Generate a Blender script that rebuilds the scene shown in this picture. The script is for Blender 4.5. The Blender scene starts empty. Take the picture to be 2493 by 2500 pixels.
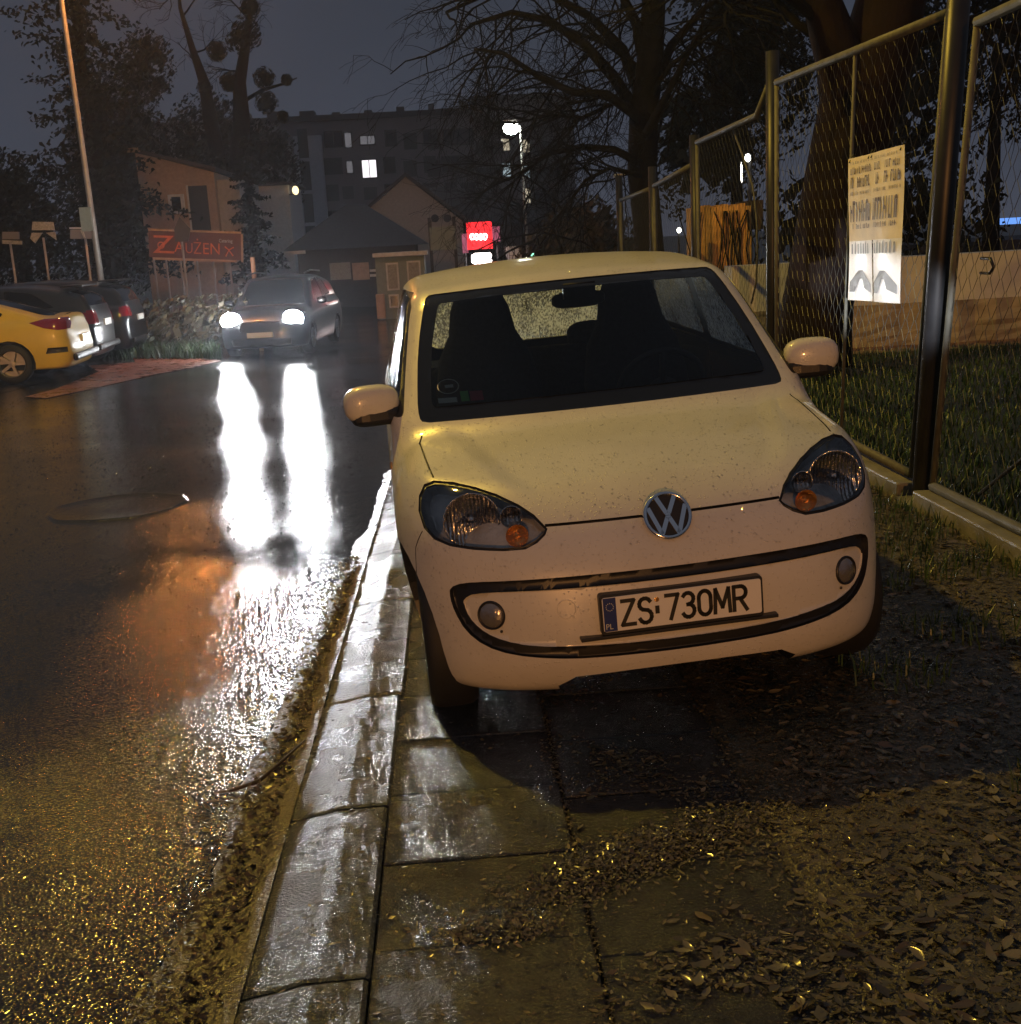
import bpy, bmesh, math, random
import numpy as np
from mathutils import Vector, Matrix, noise as mnoise
R = math.radians
sc = bpy.context.scene
COL = sc.collection
rng = random.Random(7)
nrg = np.random.default_rng(11)

# ------------------------------------------------------------------ camera
PITCH, YAW, ROLL, EYE, FPX = R(12.8), R(2.5), R(-3.1), 1.55, 2900.0
def _axes():
    cp, sp, cy, sy, cr, sr = math.cos(PITCH), math.sin(PITCH), math.cos(YAW), math.sin(YAW), math.cos(ROLL), math.sin(ROLL)
    f = Vector((sy*cp, cy*cp, -sp)); rt = Vector((cy, -sy, 0)); up = rt.cross(f)
    return rt*cr + up*sr, -rt*sr + up*cr, f
AX, BX, FX = _axes()
def ray(u, v): return AX*((u-1246.5)/FPX) - BX*((v-1250)/FPX) + FX
def at(u, v, Y):
    d = ray(u, v); return Vector((0, 0, EYE)) + d*(Y/d.y)
def atx(u, v, X):
    d = ray(u, v); return Vector((0, 0, EYE)) + d*(X/d.x)
def sstep(a, b, x):
    t = max(0.0, min(1.0, (x-a)/(b-a))); return t*t*(3-2*t)
def gz(x, y):
    """height of the ground: the road runs gently downhill, the car park on the left lies a little higher"""
    g = -0.026*max(0.0, min(y, 27.0)-6.0)
    g += 0.05*max(0.0, min(-x-3.0, 5.0))*sstep(8, 16, y)
    if x > 0: g += 0.02*max(0.0, min(y, 27.0)-6.0)*sstep(1.5, 2.6, x)*(1-sstep(13, 20, y))
    return g
def gnd(u, v):
    d = ray(u, v); t = -EYE/d.z
    for _ in range(30):
        p = Vector((0, 0, EYE)) + d*t; t = (gz(p.x, p.y)-EYE)/d.z
    return Vector((0, 0, EYE)) + d*t

cam = bpy.data.cameras.new('camera'); camo = bpy.data.objects.new('camera', cam); COL.objects.link(camo)
cam.sensor_fit = 'HORIZONTAL'; cam.sensor_width = 36; cam.lens = FPX/2493*36
cam.clip_start = 0.05; cam.clip_end = 3000
M = Matrix((AX, BX, -FX)).transposed().to_4x4(); M.translation = (0, 0, EYE); camo.matrix_world = M
sc.camera = camo

# ------------------------------------------------------------------ materials
def nmat(name):
    m = bpy.data.materials.new(name); m.use_nodes = True
    return m, m.node_tree.nodes, m.node_tree.links, m.node_tree.nodes['Principled BSDF']
def N(nt, t, **kw):
    n = nt.nodes.new(t)
    for k, v in kw.items():
        if k in n.inputs: n.inputs[k].default_value = v
        else: setattr(n, k, v)
    return n
def noise(nt, scale, detail=4, rough=.55, coord='Object', vec=None):
    n = N(nt, 'ShaderNodeTexNoise'); n.inputs['Scale'].default_value = scale; n.inputs['Detail'].default_value = detail; n.inputs['Roughness'].default_value = rough
    if vec is None:
        tc = N(nt, 'ShaderNodeTexCoord'); nt.links.new(tc.outputs[coord], n.inputs['Vector'])
    else: nt.links.new(vec, n.inputs['Vector'])
    return n
def ramp(nt, src, stops):
    r = N(nt, 'ShaderNodeValToRGB'); e = r.color_ramp.elements
    while len(e) < len(stops): e.new(.5)
    for i, (p, c) in enumerate(stops):
        e[i].position = p; e[i].color = (*c, 1) if len(c) == 3 else c
    nt.links.new(src, r.inputs['Fac']); return r
def bump(nt, bsdf, src, strength, dist=.01, sock='Normal', prev=None):
    b = N(nt, 'ShaderNodeBump'); b.inputs['Strength'].default_value = strength; b.inputs['Distance'].default_value = dist
    nt.links.new(src, b.inputs['Height'])
    if prev is not None: nt.links.new(prev.outputs['Normal'], b.inputs['Normal'])
    nt.links.new(b.outputs['Normal'], bsdf.inputs[sock]); return b
def simple(name, col, rough=.5, metal=0., var=.15, nscale=8, bumpk=0., bscale=40, coat=0., spec=.5):
    m, ns, ln, b = nmat(name); nt = m.node_tree
    b.inputs['Roughness'].default_value = rough; b.inputs['Metallic'].default_value = metal
    b.inputs['Specular IOR Level'].default_value = spec
    if coat: b.inputs['Coat Weight'].default_value = coat; b.inputs['Coat Roughness'].default_value = .08
    n = noise(nt, nscale)
    lo = tuple(c*(1-var) for c in col); hi = tuple(min(1, c*(1+var)) for c in col)
    r = ramp(nt, n.outputs['Fac'], [(.3, lo), (.7, hi)]); ln.new(r.outputs['Color'], b.inputs['Base Color'])
    if bumpk:
        n2 = noise(nt, bscale); bump(nt, b, n2.outputs['Fac'], bumpk)
    return m
def emit(name, col, s):
    m, ns, ln, b = nmat(name)
    b.inputs['Base Color'].default_value = (.02, .02, .02, 1)
    b.inputs['Emission Color'].default_value = (*col, 1); b.inputs['Emission Strength'].default_value = s
    return m
MT = {}
MT['black_plastic'] = simple('black_plastic', (.012, .012, .014), .42, bumpk=.05, bscale=200)
MT['wiper_black'] = simple('wiper_black', (.008, .008, .008), .7, spec=.15)
MT['rubber'] = simple('rubber', (.012, .012, .012), .65, bumpk=.1, bscale=90)
MT['chrome'] = simple('chrome', (.75, .75, .76), .12, 1.0, var=.03)
MT['dull_chrome'] = simple('dull_chrome', (.35, .35, .36), .28, 1.0, var=.1)
MT['alloy'] = simple('alloy', (.32, .32, .33), .35, .9, var=.1)
MT['interior'] = simple('interior', (.030, .030, .036), .75, var=.2, bumpk=.1, bscale=120)
MT['seat_fabric'] = simple('seat_fabric', (.034, .034, .042), .9, var=.25, nscale=60, bumpk=.2, bscale=300)
MT['amber'] = simple('amber', (.75, .42, .14), .15, .7, bumpk=.4, bscale=60)
MT['tail_red'] = simple('tail_red', (.22, .008, .012), .12, coat=1)
MT['plate_white'] = simple('plate_white', (.78, .77, .72), .4, var=.03)
MT['plate_blue'] = simple('plate_blue', (.012, .03, .16), .4, var=.05)
MT['plate_ink'] = simple('plate_ink', (.01, .01, .01), .5)
MT['sticker_red'] = simple('sticker_red', (.4, .03, .05), .5)
MT['sticker_green'] = simple('sticker_green', (.12, .4, .08), .5)
MT['sticker_white'] = simple('sticker_white', (.6, .6, .5), .5)
MT['galv'] = simple('galv', (.10, .10, .082), .62, 0., var=.25, nscale=14, bumpk=.08, bscale=60)
MT['dark_steel'] = simple('dark_steel', (.016, .016, .018), .42, .1, var=.3, nscale=10)
MT['wire'] = simple('wire', (.075, .078, .07), .5, .3, var=.3)
MT['concrete'] = simple('concrete', (.20, .19, .16), .45, var=.35, nscale=5, bumpk=.3, bscale=40)
MT['pole_grey'] = simple('pole_grey', (.35, .33, .31), .4, .3, var=.12)
MT['wood_dark'] = simple('wood_dark', (.05, .035, .025), .7)

def paint(name, col, drops=True, rough=.32):
    m, ns, ln, b = nmat(name); nt = m.node_tree
    b.inputs['Roughness'].default_value = rough; b.inputs['Coat Weight'].default_value = .6; b.inputs['Coat Roughness'].default_value = .06
    n = noise(nt, 2.5, 6)
    r = ramp(nt, n.outputs['Fac'], [(.3, tuple(c*.86 for c in col)), (.65, col)]); ln.new(r.outputs['Color'], b.inputs['Base Color'])
    if drops:
        tc = N(nt, 'ShaderNodeTexCoord'); v = N(nt, 'ShaderNodeTexVoronoi'); v.inputs['Scale'].default_value = 130; v.inputs['Randomness'].default_value = 1
        ln.new(tc.outputs['Object'], v.inputs['Vector'])
        v2 = noise(nt, 55, 2)
        # only some of the cells carry a drop
        wn = N(nt, 'ShaderNodeSeparateColor'); ln.new(v.outputs['Color'], wn.inputs['Color'])
        gt = N(nt, 'ShaderNodeMath', operation='GREATER_THAN'); gt.inputs[1].default_value = .80; ln.new(wn.outputs['Red'], gt.inputs[0])
        mr = N(nt, 'ShaderNodeMapRange'); mr.inputs['From Min'].default_value = 0; mr.inputs['From Max'].default_value = .42; mr.inputs['To Min'].default_value = 1; mr.inputs['To Max'].default_value = 0
        ln.new(v.outputs['Distance'], mr.inputs['Value'])
        sq = N(nt, 'ShaderNodeMath', operation='POWER'); sq.inputs[1].default_value = .5; ln.new(mr.outputs['Result'], sq.inputs[0])
        mu = N(nt, 'ShaderNodeMath', operation='MULTIPLY'); ln.new(sq.outputs[0], mu.inputs[0]); ln.new(gt.outputs[0], mu.inputs[1])
        bump(nt, b, mu.outputs[0], .5, .004); bb = N(nt, 'ShaderNodeBump'); bb.inputs['Strength'].default_value = .9; bb.inputs['Distance'].default_value = .006
        ln.new(mu.outputs[0], bb.inputs['Height']); ln.new(bb.outputs['Normal'], b.inputs['Coat Normal'])
    return m
MT['white_paint'] = paint('white_paint', (.69, .67, .60))
MT['yellow_lit_paint'] = paint('yellow_lit_paint', (.78, .55, .06))  # yellow sodium light on the silver sedan put into its paint colour
MT['black_paint'] = paint('black_paint', (.010, .011, .014))
MT['navy_paint'] = paint('navy_paint', (.007, .008, .011))

def glass(name, tint=(.75, .8, .8), refl=.06, drops=0., dcol=(.5, .55, .55)):
    m = bpy.data.materials.new(name); m.use_nodes = True; nt = m.node_tree; nt.nodes.clear(); ln = nt.links
    out = N(nt, 'ShaderNodeOutputMaterial'); tr = N(nt, 'ShaderNodeBsdfTransparent'); tr.inputs['Color'].default_value = (*tint, 1)
    gl = N(nt, 'ShaderNodeBsdfGlossy'); gl.inputs['Roughness'].default_value = .03
    fr = N(nt, 'ShaderNodeFresnel'); fr.inputs['IOR'].default_value = 1.45
    mx = N(nt, 'ShaderNodeMixShader'); ln.new(fr.outputs[0], mx.inputs[0]); ln.new(tr.outputs[0], mx.inputs[1]); ln.new(gl.outputs[0], mx.inputs[2])
    res = mx
    if drops:
        tc = N(nt, 'ShaderNodeTexCoord'); mp = N(nt, 'ShaderNodeMapping'); mp.inputs['Scale'].default_value = (1, 1, .45); ln.new(tc.outputs['Object'], mp.inputs['Vector'])
        n1 = noise(nt, 120, 3, .6, vec=mp.outputs['Vector']); n2 = noise(nt, 9, 3, .6, vec=mp.outputs['Vector'])
        ad = N(nt, 'ShaderNodeMath', operation='MULTIPLY_ADD'); ad.inputs[1].default_value = .45; ln.new(n2.outputs['Fac'], ad.inputs[0]); ln.new(n1.outputs['Fac'], ad.inputs[2])
        rp = ramp(nt, ad.outputs[0], [(.62, (.12,)*3), (.84, (drops,)*3)])
        tl = N(nt, 'ShaderNodeBsdfTranslucent'); tl.inputs['Color'].default_value = (*dcol, 1)
        g2 = N(nt, 'ShaderNodeBsdfGlossy'); g2.inputs['Roughness'].default_value = .2
        bp = N(nt, 'ShaderNodeBump'); bp.inputs['Strength'].default_value = .8; bp.inputs['Distance'].default_value = .004; ln.new(n1.outputs['Fac'], bp.inputs['Height'])
        ln.new(bp.outputs['Normal'], g2.inputs['Normal']); ln.new(bp.outputs['Normal'], gl.inputs['Normal'])
        m1 = N(nt, 'ShaderNodeMixShader'); m1.inputs[0].default_value = .3; ln.new(tl.outputs[0], m1.inputs[1]); ln.new(g2.outputs[0], m1.inputs[2])
        m2 = N(nt, 'ShaderNodeMixShader'); ln.new(rp.outputs['Color'], m2.inputs[0]); ln.new(mx.outputs[0], m2.inputs[1]); ln.new(m1.outputs[0], m2.inputs[2]); res = m2
    ln.new(res.outputs[0], out.inputs['Surface']); return m
MT['glass'] = glass('glass', (.7, .75, .75))
MT['lens_glass'] = glass('lens_glass', (.9, .9, .9))
MT['wet_glass'] = glass('wet_glass', (.8, .85, .85), drops=.95, dcol=(.85, .92, .92))
MT['tinted_glass'] = simple('tinted_glass', (.006, .007, .009), .22, var=.1, spec=.25)
MT['dark_glass'] = simple('dark_glass', (.008, .009, .011), .05, var=.1)

# ------------------------------------------------------------------ mesh helpers
class MB:
    """collects shapes and links them as one mesh object"""
    def __init__(s): s.v = []; s.f = []; s.m = []; s.cur = 0
    def add(s, vs, fs):
        o = len(s.v); s.v += [tuple(v) for v in vs]; s.f += [tuple(i+o for i in f) for f in fs]; s.m += [s.cur]*len(fs); return s
    def box(s, lo, hi, mat=None, bev=0.):
        (a, b, c), (d, e, f) = lo, hi
        vs = [Vector(p) for p in ((a,b,c),(d,b,c),(d,e,c),(a,e,c),(a,b,f),(d,b,f),(d,e,f),(a,e,f))]
        if mat is not None: vs = [mat @ v for v in vs]
        return s.add(vs, [(0,3,2,1),(4,5,6,7),(0,1,5,4),(1,2,6,5),(2,3,7,6),(3,0,4,7)])
    def tube(s, pts, rad, n=8, caps=True):
        pts = [Vector(p) for p in pts]
        if not hasattr(rad, '__len__'): rad = [rad]*len(pts)
        vs = []; up = None
        for i, p in enumerate(pts):
            t = (pts[min(i+1, len(pts)-1)]-pts[max(i-1, 0)])
            if t.length < 1e-9: t = Vector((0, 0, 1))
            t.normalize()
            if up is None: up = t.orthogonal().normalized()
            a = (up - t*up.dot(t))
            a = a.normalized() if a.length > 1e-6 else t.orthogonal().normalized()
            up = a; b = t.cross(a)
            for k in range(n):
                w = 2*math.pi*k/n; vs.append(p + (a*math.cos(w)+b*math.sin(w))*rad[i])
        fs = []
        for i in range(len(pts)-1):
            for k in range(n):
                k2 = (k+1) % n; fs.append((i*n+k, i*n+k2, (i+1)*n+k2, (i+1)*n+k))
        if caps: fs += [tuple(range(n-1, -1, -1)), tuple((len(pts)-1)*n+k for k in range(n))]
        return s.add(vs, fs)
    def lathe(s, prof, n=24, mat=None, close=False):
        vs = []; fs = []
        for r, h in prof:
            for k in range(n):
                w = 2*math.pi*k/n; v = Vector((r*math.cos(w), r*math.sin(w), h)); vs.append(mat @ v if mat is not None else v)
        for i in range(len(prof)-1):
            for k in range(n):
                k2 = (k+1) % n; fs.append((i*n+k, i*n+k2, (i+1)*n+k2, (i+1)*n+k))
        if close: fs += [tuple(range(n-1, -1, -1)), tuple((len(prof)-1)*n+k for k in range(n))]
        return s.add(vs, fs)
    def prism(s, poly, d0, d1, mat=None):
        """poly in local x,z; extruded along local y from d0 to d1"""
        n = len(poly); vs = [Vector((p[0], d0, p[1])) for p in poly]+[Vector((p[0], d1, p[1])) for p in poly]
        if mat is not None: vs = [mat @ v for v in vs]
        return s.add(vs, [tuple(range(n)), tuple(range(2*n-1, n-1, -1))]+[(i, i+n, (i+1) % n+n, (i+1) % n) for i in range(n)])
    def ell(s, c, r, n=12, mat=None, p=1.0):
        vs = []; fs = []; h = n//2
        for i in range(h+1):
            th = math.pi*i/h
            for k in range(n):
                ph = 2*math.pi*k/n
                def sp(x): return math.copysign(abs(x)**p, x)
                v = Vector((sp(math.sin(th))*sp(math.cos(ph))*r[0], sp(math.sin(th))*sp(math.sin(ph))*r[1], sp(math.cos(th))*r[2]))+Vector(c)
                vs.append(mat @ v if mat is not None else v)
        for i in range(h):
            for k in range(n):
                k2 = (k+1) % n; fs.append((i*n+k, (i+1)*n+k, (i+1)*n+k2, i*n+k2))
        return s.add(vs, fs)
    def build(s, name, mat, parent=None, smooth=False, bevel=0.):
        me = bpy.data.meshes.new(name); me.from_pydata(s.v, [], s.f)
        for mm in (mat if isinstance(mat, (list, tuple)) else [mat]): me.materials.append(MT[mm] if isinstance(mm, str) else mm)
        if any(s.m): me.polygons.foreach_set('material_index', s.m)
        if smooth: me.polygons.foreach_set('use_smooth', [True]*len(me.polygons))
        me.update()
        o = bpy.data.objects.new(name, me); COL.objects.link(o)
        if parent is not None: o.parent = parent
        if bevel:
            bv = o.modifiers.new('bevel', 'BEVEL'); bv.width = bevel; bv.segments = 2; bv.limit_method = 'ANGLE'; bv.harden_normals = False
        return o
def tag(o, label=None, cat=None, group=None, kind=None):
    if label: o['label'] = label
    if cat: o['category'] = cat
    if group: o['group'] = group
    if kind: o['kind'] = kind
    return o
def empty(name, loc=(0, 0, 0), rot=(0, 0, 0)):
    o = bpy.data.objects.new(name, None); COL.objects.link(o); o.location = loc; o.rotation_euler = rot; o.empty_display_size = .1; return o
def kids(o): return [c for c in bpy.data.objects if c.parent == o]
def copy_tree(o, parent=None):
    c = o.copy(); COL.objects.link(c); c.parent = parent
    for ch in kids(o): copy_tree(ch, c)
    return c
def text_mb(txt, size, mat, sx=1., depth=.002, mb=None, bold=0.):
    """writing as a mesh; text lies in local x,z facing -y, its left end at the origin; returns its width"""
    cu = bpy.data.curves.new('writing', 'FONT'); cu.body = txt; cu.size = 1; cu.extrude = 0; cu.offset = bold; cu.resolution_u = 3
    ob = bpy.data.objects.new('writing', cu); COL.objects.link(ob)
    me = bpy.data.meshes.new_from_object(ob.evaluated_get(bpy.context.evaluated_depsgraph_get()))
    vs = [v.co.copy() for v in me.vertices]; fs = [tuple(p.vertices) for p in me.polygons]
    bpy.data.objects.remove(ob); bpy.data.curves.remove(cu); bpy.data.meshes.remove(me)
    x0 = min(v.x for v in vs); w = (max(v.x for v in vs)-x0)*size*sx
    mb.add([mat @ Vector(((v.x-x0)*size*sx, -depth, v.y*size)) for v in vs], fs)
    return w

# ------------------------------------------------------------------ car bodies: an implicit body shape meshed once, then cut along real panel outlines
def smax(a, b, k):
    h = np.maximum(k-np.abs(a-b), 0)/k
    return np.maximum(a, b)+h*h*k*.25
def ip(x, pts):
    p = np.array(pts, float); xs, ys = p[:, 0], p[:, 1]; m = np.gradient(ys, xs)
    x = np.clip(x, xs[0], xs[-1]); i = np.clip(np.searchsorted(xs, x)-1, 0, len(xs)-2)
    h = xs[i+1]-xs[i]; t = (x-xs[i])/h
    return (2*t**3-3*t**2+1)*ys[i]+(t**3-2*t**2+t)*h*m[i]+(-2*t**3+3*t**2)*ys[i+1]+(t**3-t**2)*h*m[i+1]
class Shape:
    def __init__(s, **k): s.__dict__.update(k)
    def F(s, P):
        x = np.abs(P[..., 0]); y = P[..., 1]; z = P[..., 2]
        hood = ip(y, s.hood)-s.hcrown*x**2
        if s.crease is not None:
            d = (ip(y, s.crease)-x)
            t = np.clip((d+.004)/.09, 0, 1); w = np.clip((y-.12)/.2, 0, 1)*np.clip((1.06-y)/.05, 0, 1)
            hood = hood-.012*t*t*(3-2*t)*w
        nose = ip(z, s.nose)+s.n2*x**2+s.n6*x**6
        wl = ip(z, s.wl)-.05*np.clip((y-s.L+.6)/.6, 0, 1)**2
        rear = y-ip(z, s.rear)+s.r4*x**4
        L = smax((z-hood)*.96, (nose-y)*.9, s.kn)
        L = smax(L, x-wl, s.ks)
        L = smax(L, rear, .12)
        L = smax(L, s.zb-z, .05)
        yw = s.ws[0]+s.ws[1]*(z-s.ws[2])+s.ws[3]*x**2
        G = smax((yw-y)*.59, z-(ip(y, s.roof)-.10*x**2), .05)
        G = smax(G, (x-(s.gw[0]-s.gw[1]*np.maximum(z-.95, 0)-.04*np.clip((y-2.6)/.8, 0, 1)))*.955, .09)
        G = smax(G, (y-ip(z, s.grear)+.12*x**4)*.95, .10)
        G = smax(G, s.gfloor-z, .02)
        return -smax(-L, -G, .035)
    def grad(s, P, e=1e-4):
        g = np.empty(P.shape)
        for i in range(3):
            d = np.zeros(3); d[i] = e; g[..., i] = (s.F(P+d)-s.F(P-d))/(2*e)
        return g
    def normal(s, P):
        g = s.grad(P); return g/np.maximum(np.linalg.norm(g, axis=-1, keepdims=True), 1e-9)
    def onto(s, x, z, y0=-.4):
        """point of the front where a ray along +y at (x, z) meets the body"""
        P = np.array([x, y0, z], float)
        for _ in range(400):
            f = float(s.F(P[None])[0])
            if f < 1e-4: break
            P[1] += f*.6
        return Vector(P)
    def onto_side(s, y, z, sign):
        P = np.array([1.2*sign, y, z], float)
        for _ in range(400):
            f = float(s.F(P[None])[0])
            if f < 1e-4: break
            P[0] -= sign*f*.6
        return Vector(P)
    def mesh(s, h, lo, hi):
        ax = [np.arange(lo[i], hi[i]+h, h) for i in range(3)]
        G = np.stack(np.meshgrid(*ax, indexing='ij'), -1); V = s.F(G); n = V.shape
        ins = V < 0
        acc = np.zeros((n[0]-1, n[1]-1, n[2]-1, 3)); cnt = np.zeros(acc.shape[:3])
        def sl(dx, dy, dz): return (slice(dx, n[0]-1+dx), slice(dy, n[1]-1+dy), slice(dz, n[2]-1+dz))
        cs = [(a, b, c) for a in (0, 1) for b in (0, 1) for c in (0, 1)]
        for a in cs:
            for i in range(3):
                if a[i]: continue
                b = list(a); b[i] = 1
                va, vb = V[sl(*a)], V[sl(*b)]; cr = (va < 0) != (vb < 0)
                t = np.where(cr, va/np.where(cr, va-vb, 1), 0)
                p = G[sl(*a)]+t[..., None]*(G[sl(*b)]-G[sl(*a)])
                acc += np.where(cr[..., None], p, 0); cnt += cr
        has = cnt > 0; idx = -np.ones(cnt.shape, int); idx[has] = np.arange(has.sum())
        P = acc[has]/cnt[has][:, None]
        for _ in range(4):
            f = s.F(P); g = s.grad(P); P = P-(f/np.maximum((g*g).sum(1), .1))[:, None]*g
        fs = []
        for i in range(3):
            a = [slice(None)]*3; b = [slice(None)]*3; a[i] = slice(0, -1); b[i] = slice(1, None)
            cr = ins[tuple(a)] != ins[tuple(b)]; q = np.argwhere(cr); j, k = (i+1) % 3, (i+2) % 3
            q = q[(q[:, j] > 0) & (q[:, k] > 0) & (q[:, j] < n[j]-1) & (q[:, k] < n[k]-1)]
            def cell(dj, dk):
                c = q.copy(); c[:, j] -= dj; c[:, k] -= dk; return idx[c[:, 0], c[:, 1], c[:, 2]]
            Q = np.stack([cell(1, 1), cell(0, 1), cell(0, 0), cell(1, 0)], 1)
            fl = ins[q[:, 0], q[:, 1], q[:, 2]]; Q[~fl] = Q[~fl][:, ::-1]
            fs.append(Q)
        return P, np.concatenate(fs)

def inpoly(px, py, poly):
    c = False; j = len(poly)-1
    for i in range(len(poly)):
        xi, yi = poly[i]; xj, yj = poly[j]
        if (yi > py) != (yj > py) and px < (xj-xi)*(py-yi)/(yj-yi)+xi: c = not c
        j = i
    return c
class Body:
    """a body shell that gives up regions of itself as parts of their own"""
    def __init__(s, shape, h, lo, hi):
        s.S = shape; P, Fc = shape.mesh(h, lo, hi); s.bm = bmesh.new()
        vs = [s.bm.verts.new(p) for p in P]
        for f in Fc:
            try: s.bm.faces.new([vs[i] for i in f])
            except ValueError: pass
        s.bm.normal_update()
    def region(s, poly, ax, pred):
        i, j = ax; k = 3-i-j
        x0, x1 = min(p[0] for p in poly), max(p[0] for p in poly); y0, y1 = min(p[1] for p in poly), max(p[1] for p in poly)
        def bb(f):
            a = [v.co[i] for v in f.verts]; b = [v.co[j] for v in f.verts]; return min(a), max(a), min(b), max(b)
        loc = {}
        for f in s.bm.faces:
            c = f.verts[0].co
            if x0-.12 < c[i] < x1+.12 and y0-.12 < c[j] < y1+.12 and pred(f.calc_center_median(), f.normal): loc[f] = bb(f)
        n = len(poly); e = 1e-4
        for a in range(n):
            p, q = poly[a], poly[(a+1) % n]
            ex0, ex1, ey0, ey1 = min(p[0], q[0])-e, max(p[0], q[0])+e, min(p[1], q[1])-e, max(p[1], q[1])+e
            cand = [f for f, b in loc.items() if f.is_valid and b[0] < ex1 and b[1] > ex0 and b[2] < ey1 and b[3] > ey0]
            if not cand: continue
            co = Vector((0, 0, 0)); co[i], co[j] = p; no = Vector((0, 0, 0)); no[i], no[j] = q[1]-p[1], p[0]-q[0]
            if no.length < 1e-9: continue
            geom = list({g for f in cand for g in (list(f.verts)+list(f.edges))})+cand
            r = bmesh.ops.bisect_plane(s.bm, geom=geom, plane_co=co, plane_no=no.normalized(), dist=1e-5)
            for g in r['geom_cut']:
                for f in g.link_faces:
                    if f in loc or True:
                        loc[f] = bb(f)
        out = []
        for f in loc:
            if not f.is_valid: continue
            c = f.calc_center_median()
            if inpoly(c[i], c[j], poly) and pred(c, f.normal): out.append(f)
        return out
    def take(s, faces, name, mat, parent, depth=0., walls=True, keep=False, lift=0.):
        vid = {}; co = []; fs = []
        for f in faces:
            for v in f.verts:
                if v not in vid: vid[v] = len(co); co.append(tuple(v.co))
            fs.append(tuple(vid[v] for v in f.verts))
        P = np.array(co); nr = s.S.normal(P); top = P.copy(); P = P-nr*(depth-lift)
        vs = [tuple(p) for p in P]; nf = len(fs)
        fset = set(faces); bnd = []
        if depth and walls:
            for f in faces:
                for l in f.loops:
                    if not any(g in fset for g in l.edge.link_faces if g is not f): bnd.append((l.vert, l.link_loop_next.vert))
            o = len(vs); m = {}
            for a, b in bnd:
                for v in (a, b):
                    if v not in m: m[v] = len(vs); vs.append(tuple(top[vid[v]]))
            for a, b in bnd: fs.append((vid[a], m[a], m[b], vid[b])[::-1] if False else (m[a], m[b], vid[b], vid[a]))
        me = bpy.data.meshes.new(name); me.from_pydata(vs, [], fs); me.materials.append(MT[mat] if isinstance(mat, str) else mat)
        me.polygons.foreach_set('use_smooth', [i < nf for i in range(len(me.polygons))]); me.update()
        if not (depth and walls): me.normals_split_custom_set_from_vertices([tuple(x) for x in nr])
        o = bpy.data.objects.new(name, me); COL.objects.link(o); o.parent = parent
        if not keep: bmesh.ops.delete(s.bm, geom=list(faces), context='FACES')
        return o
    def finish(s, name, mat, parent, liner=None):
        me = bpy.data.meshes.new(name); s.bm.normal_update(); s.bm.to_mesh(me); me.materials.append(MT[mat])
        n = len(me.vertices); P = np.empty(n*3); me.vertices.foreach_get('co', P); P = P.reshape(-1, 3); nr = s.S.normal(P)
        me.polygons.foreach_set('use_smooth', [True]*len(me.polygons)); me.update()
        me.normals_split_custom_set_from_vertices([tuple(x) for x in nr])
        o = bpy.data.objects.new(name, me); COL.objects.link(o); o.parent = parent
        if liner:
            s.bm.verts.ensure_lookup_table(); vs = [tuple(p) for p in P-nr*.018]; s.bm.verts.index_update()
            fs = [tuple(v.index for v in f.verts)[::-1] for f in s.bm.faces]
            m2 = bpy.data.meshes.new(liner); m2.from_pydata(vs, [], fs); m2.materials.append(MT['interior']); m2.update()
            l = bpy.data.objects.new(liner, m2); COL.objects.link(l); l.parent = parent
        s.bm.free(); return o
def mirror(half): return half+[(-x, z) for x, z in reversed(half) if abs(x) > 1e-6]
def rounded(poly, n=5, r=.02):
    out = []; m = len(poly)
    for i in range(m):
        p = Vector(poly[i]); a = Vector(poly[i-1])-p; b = Vector(poly[(i+1) % m])-p
        ra = min(r, a.length*.45, b.length*.45); A = p+a.normalized()*ra; B = p+b.normalized()*ra
        for k in range(n+1):
            t = k/n; q = A*(1-t)**2+p*2*t*(1-t)+B*t*t; out.append((q.x, q.y))
    return out
def smooth_poly(poly, it=1):
    for _ in range(it):
        o = []
        for i in range(len(poly)):
            p, q = poly[i], poly[(i+1) % len(poly)]
            o += [(p[0]*.75+q[0]*.25, p[1]*.75+q[1]*.25), (p[0]*.25+q[0]*.75, p[1]*.25+q[1]*.75)]
        poly = o
    return poly
def scale_poly(poly, d):
    """moves every edge of a convex-ish outline inwards by d"""
    n = len(poly); a = sum(poly[i][0]*poly[(i+1) % n][1]-poly[(i+1) % n][0]*poly[i][1] for i in range(n)); sg = 1 if a > 0 else -1
    out = []
    for i in range(n):
        p0, p, p1 = Vector(poly[i-1]), Vector(poly[i]), Vector(poly[(i+1) % n])
        t = ((p-p0).normalized()+(p1-p).normalized()).normalized(); nn = Vector((-t.y, t.x))*sg
        out.append((p.x+nn.x*d, p.y+nn.y*d))
    return out
FRONT = lambda c, n: n.y < .05 and c.y < 2.0
def SIDE(sg): return lambda c, n: n.x*sg > .25
BACK = lambda c, n: n.y > .2 and c.y > 2.2

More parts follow.
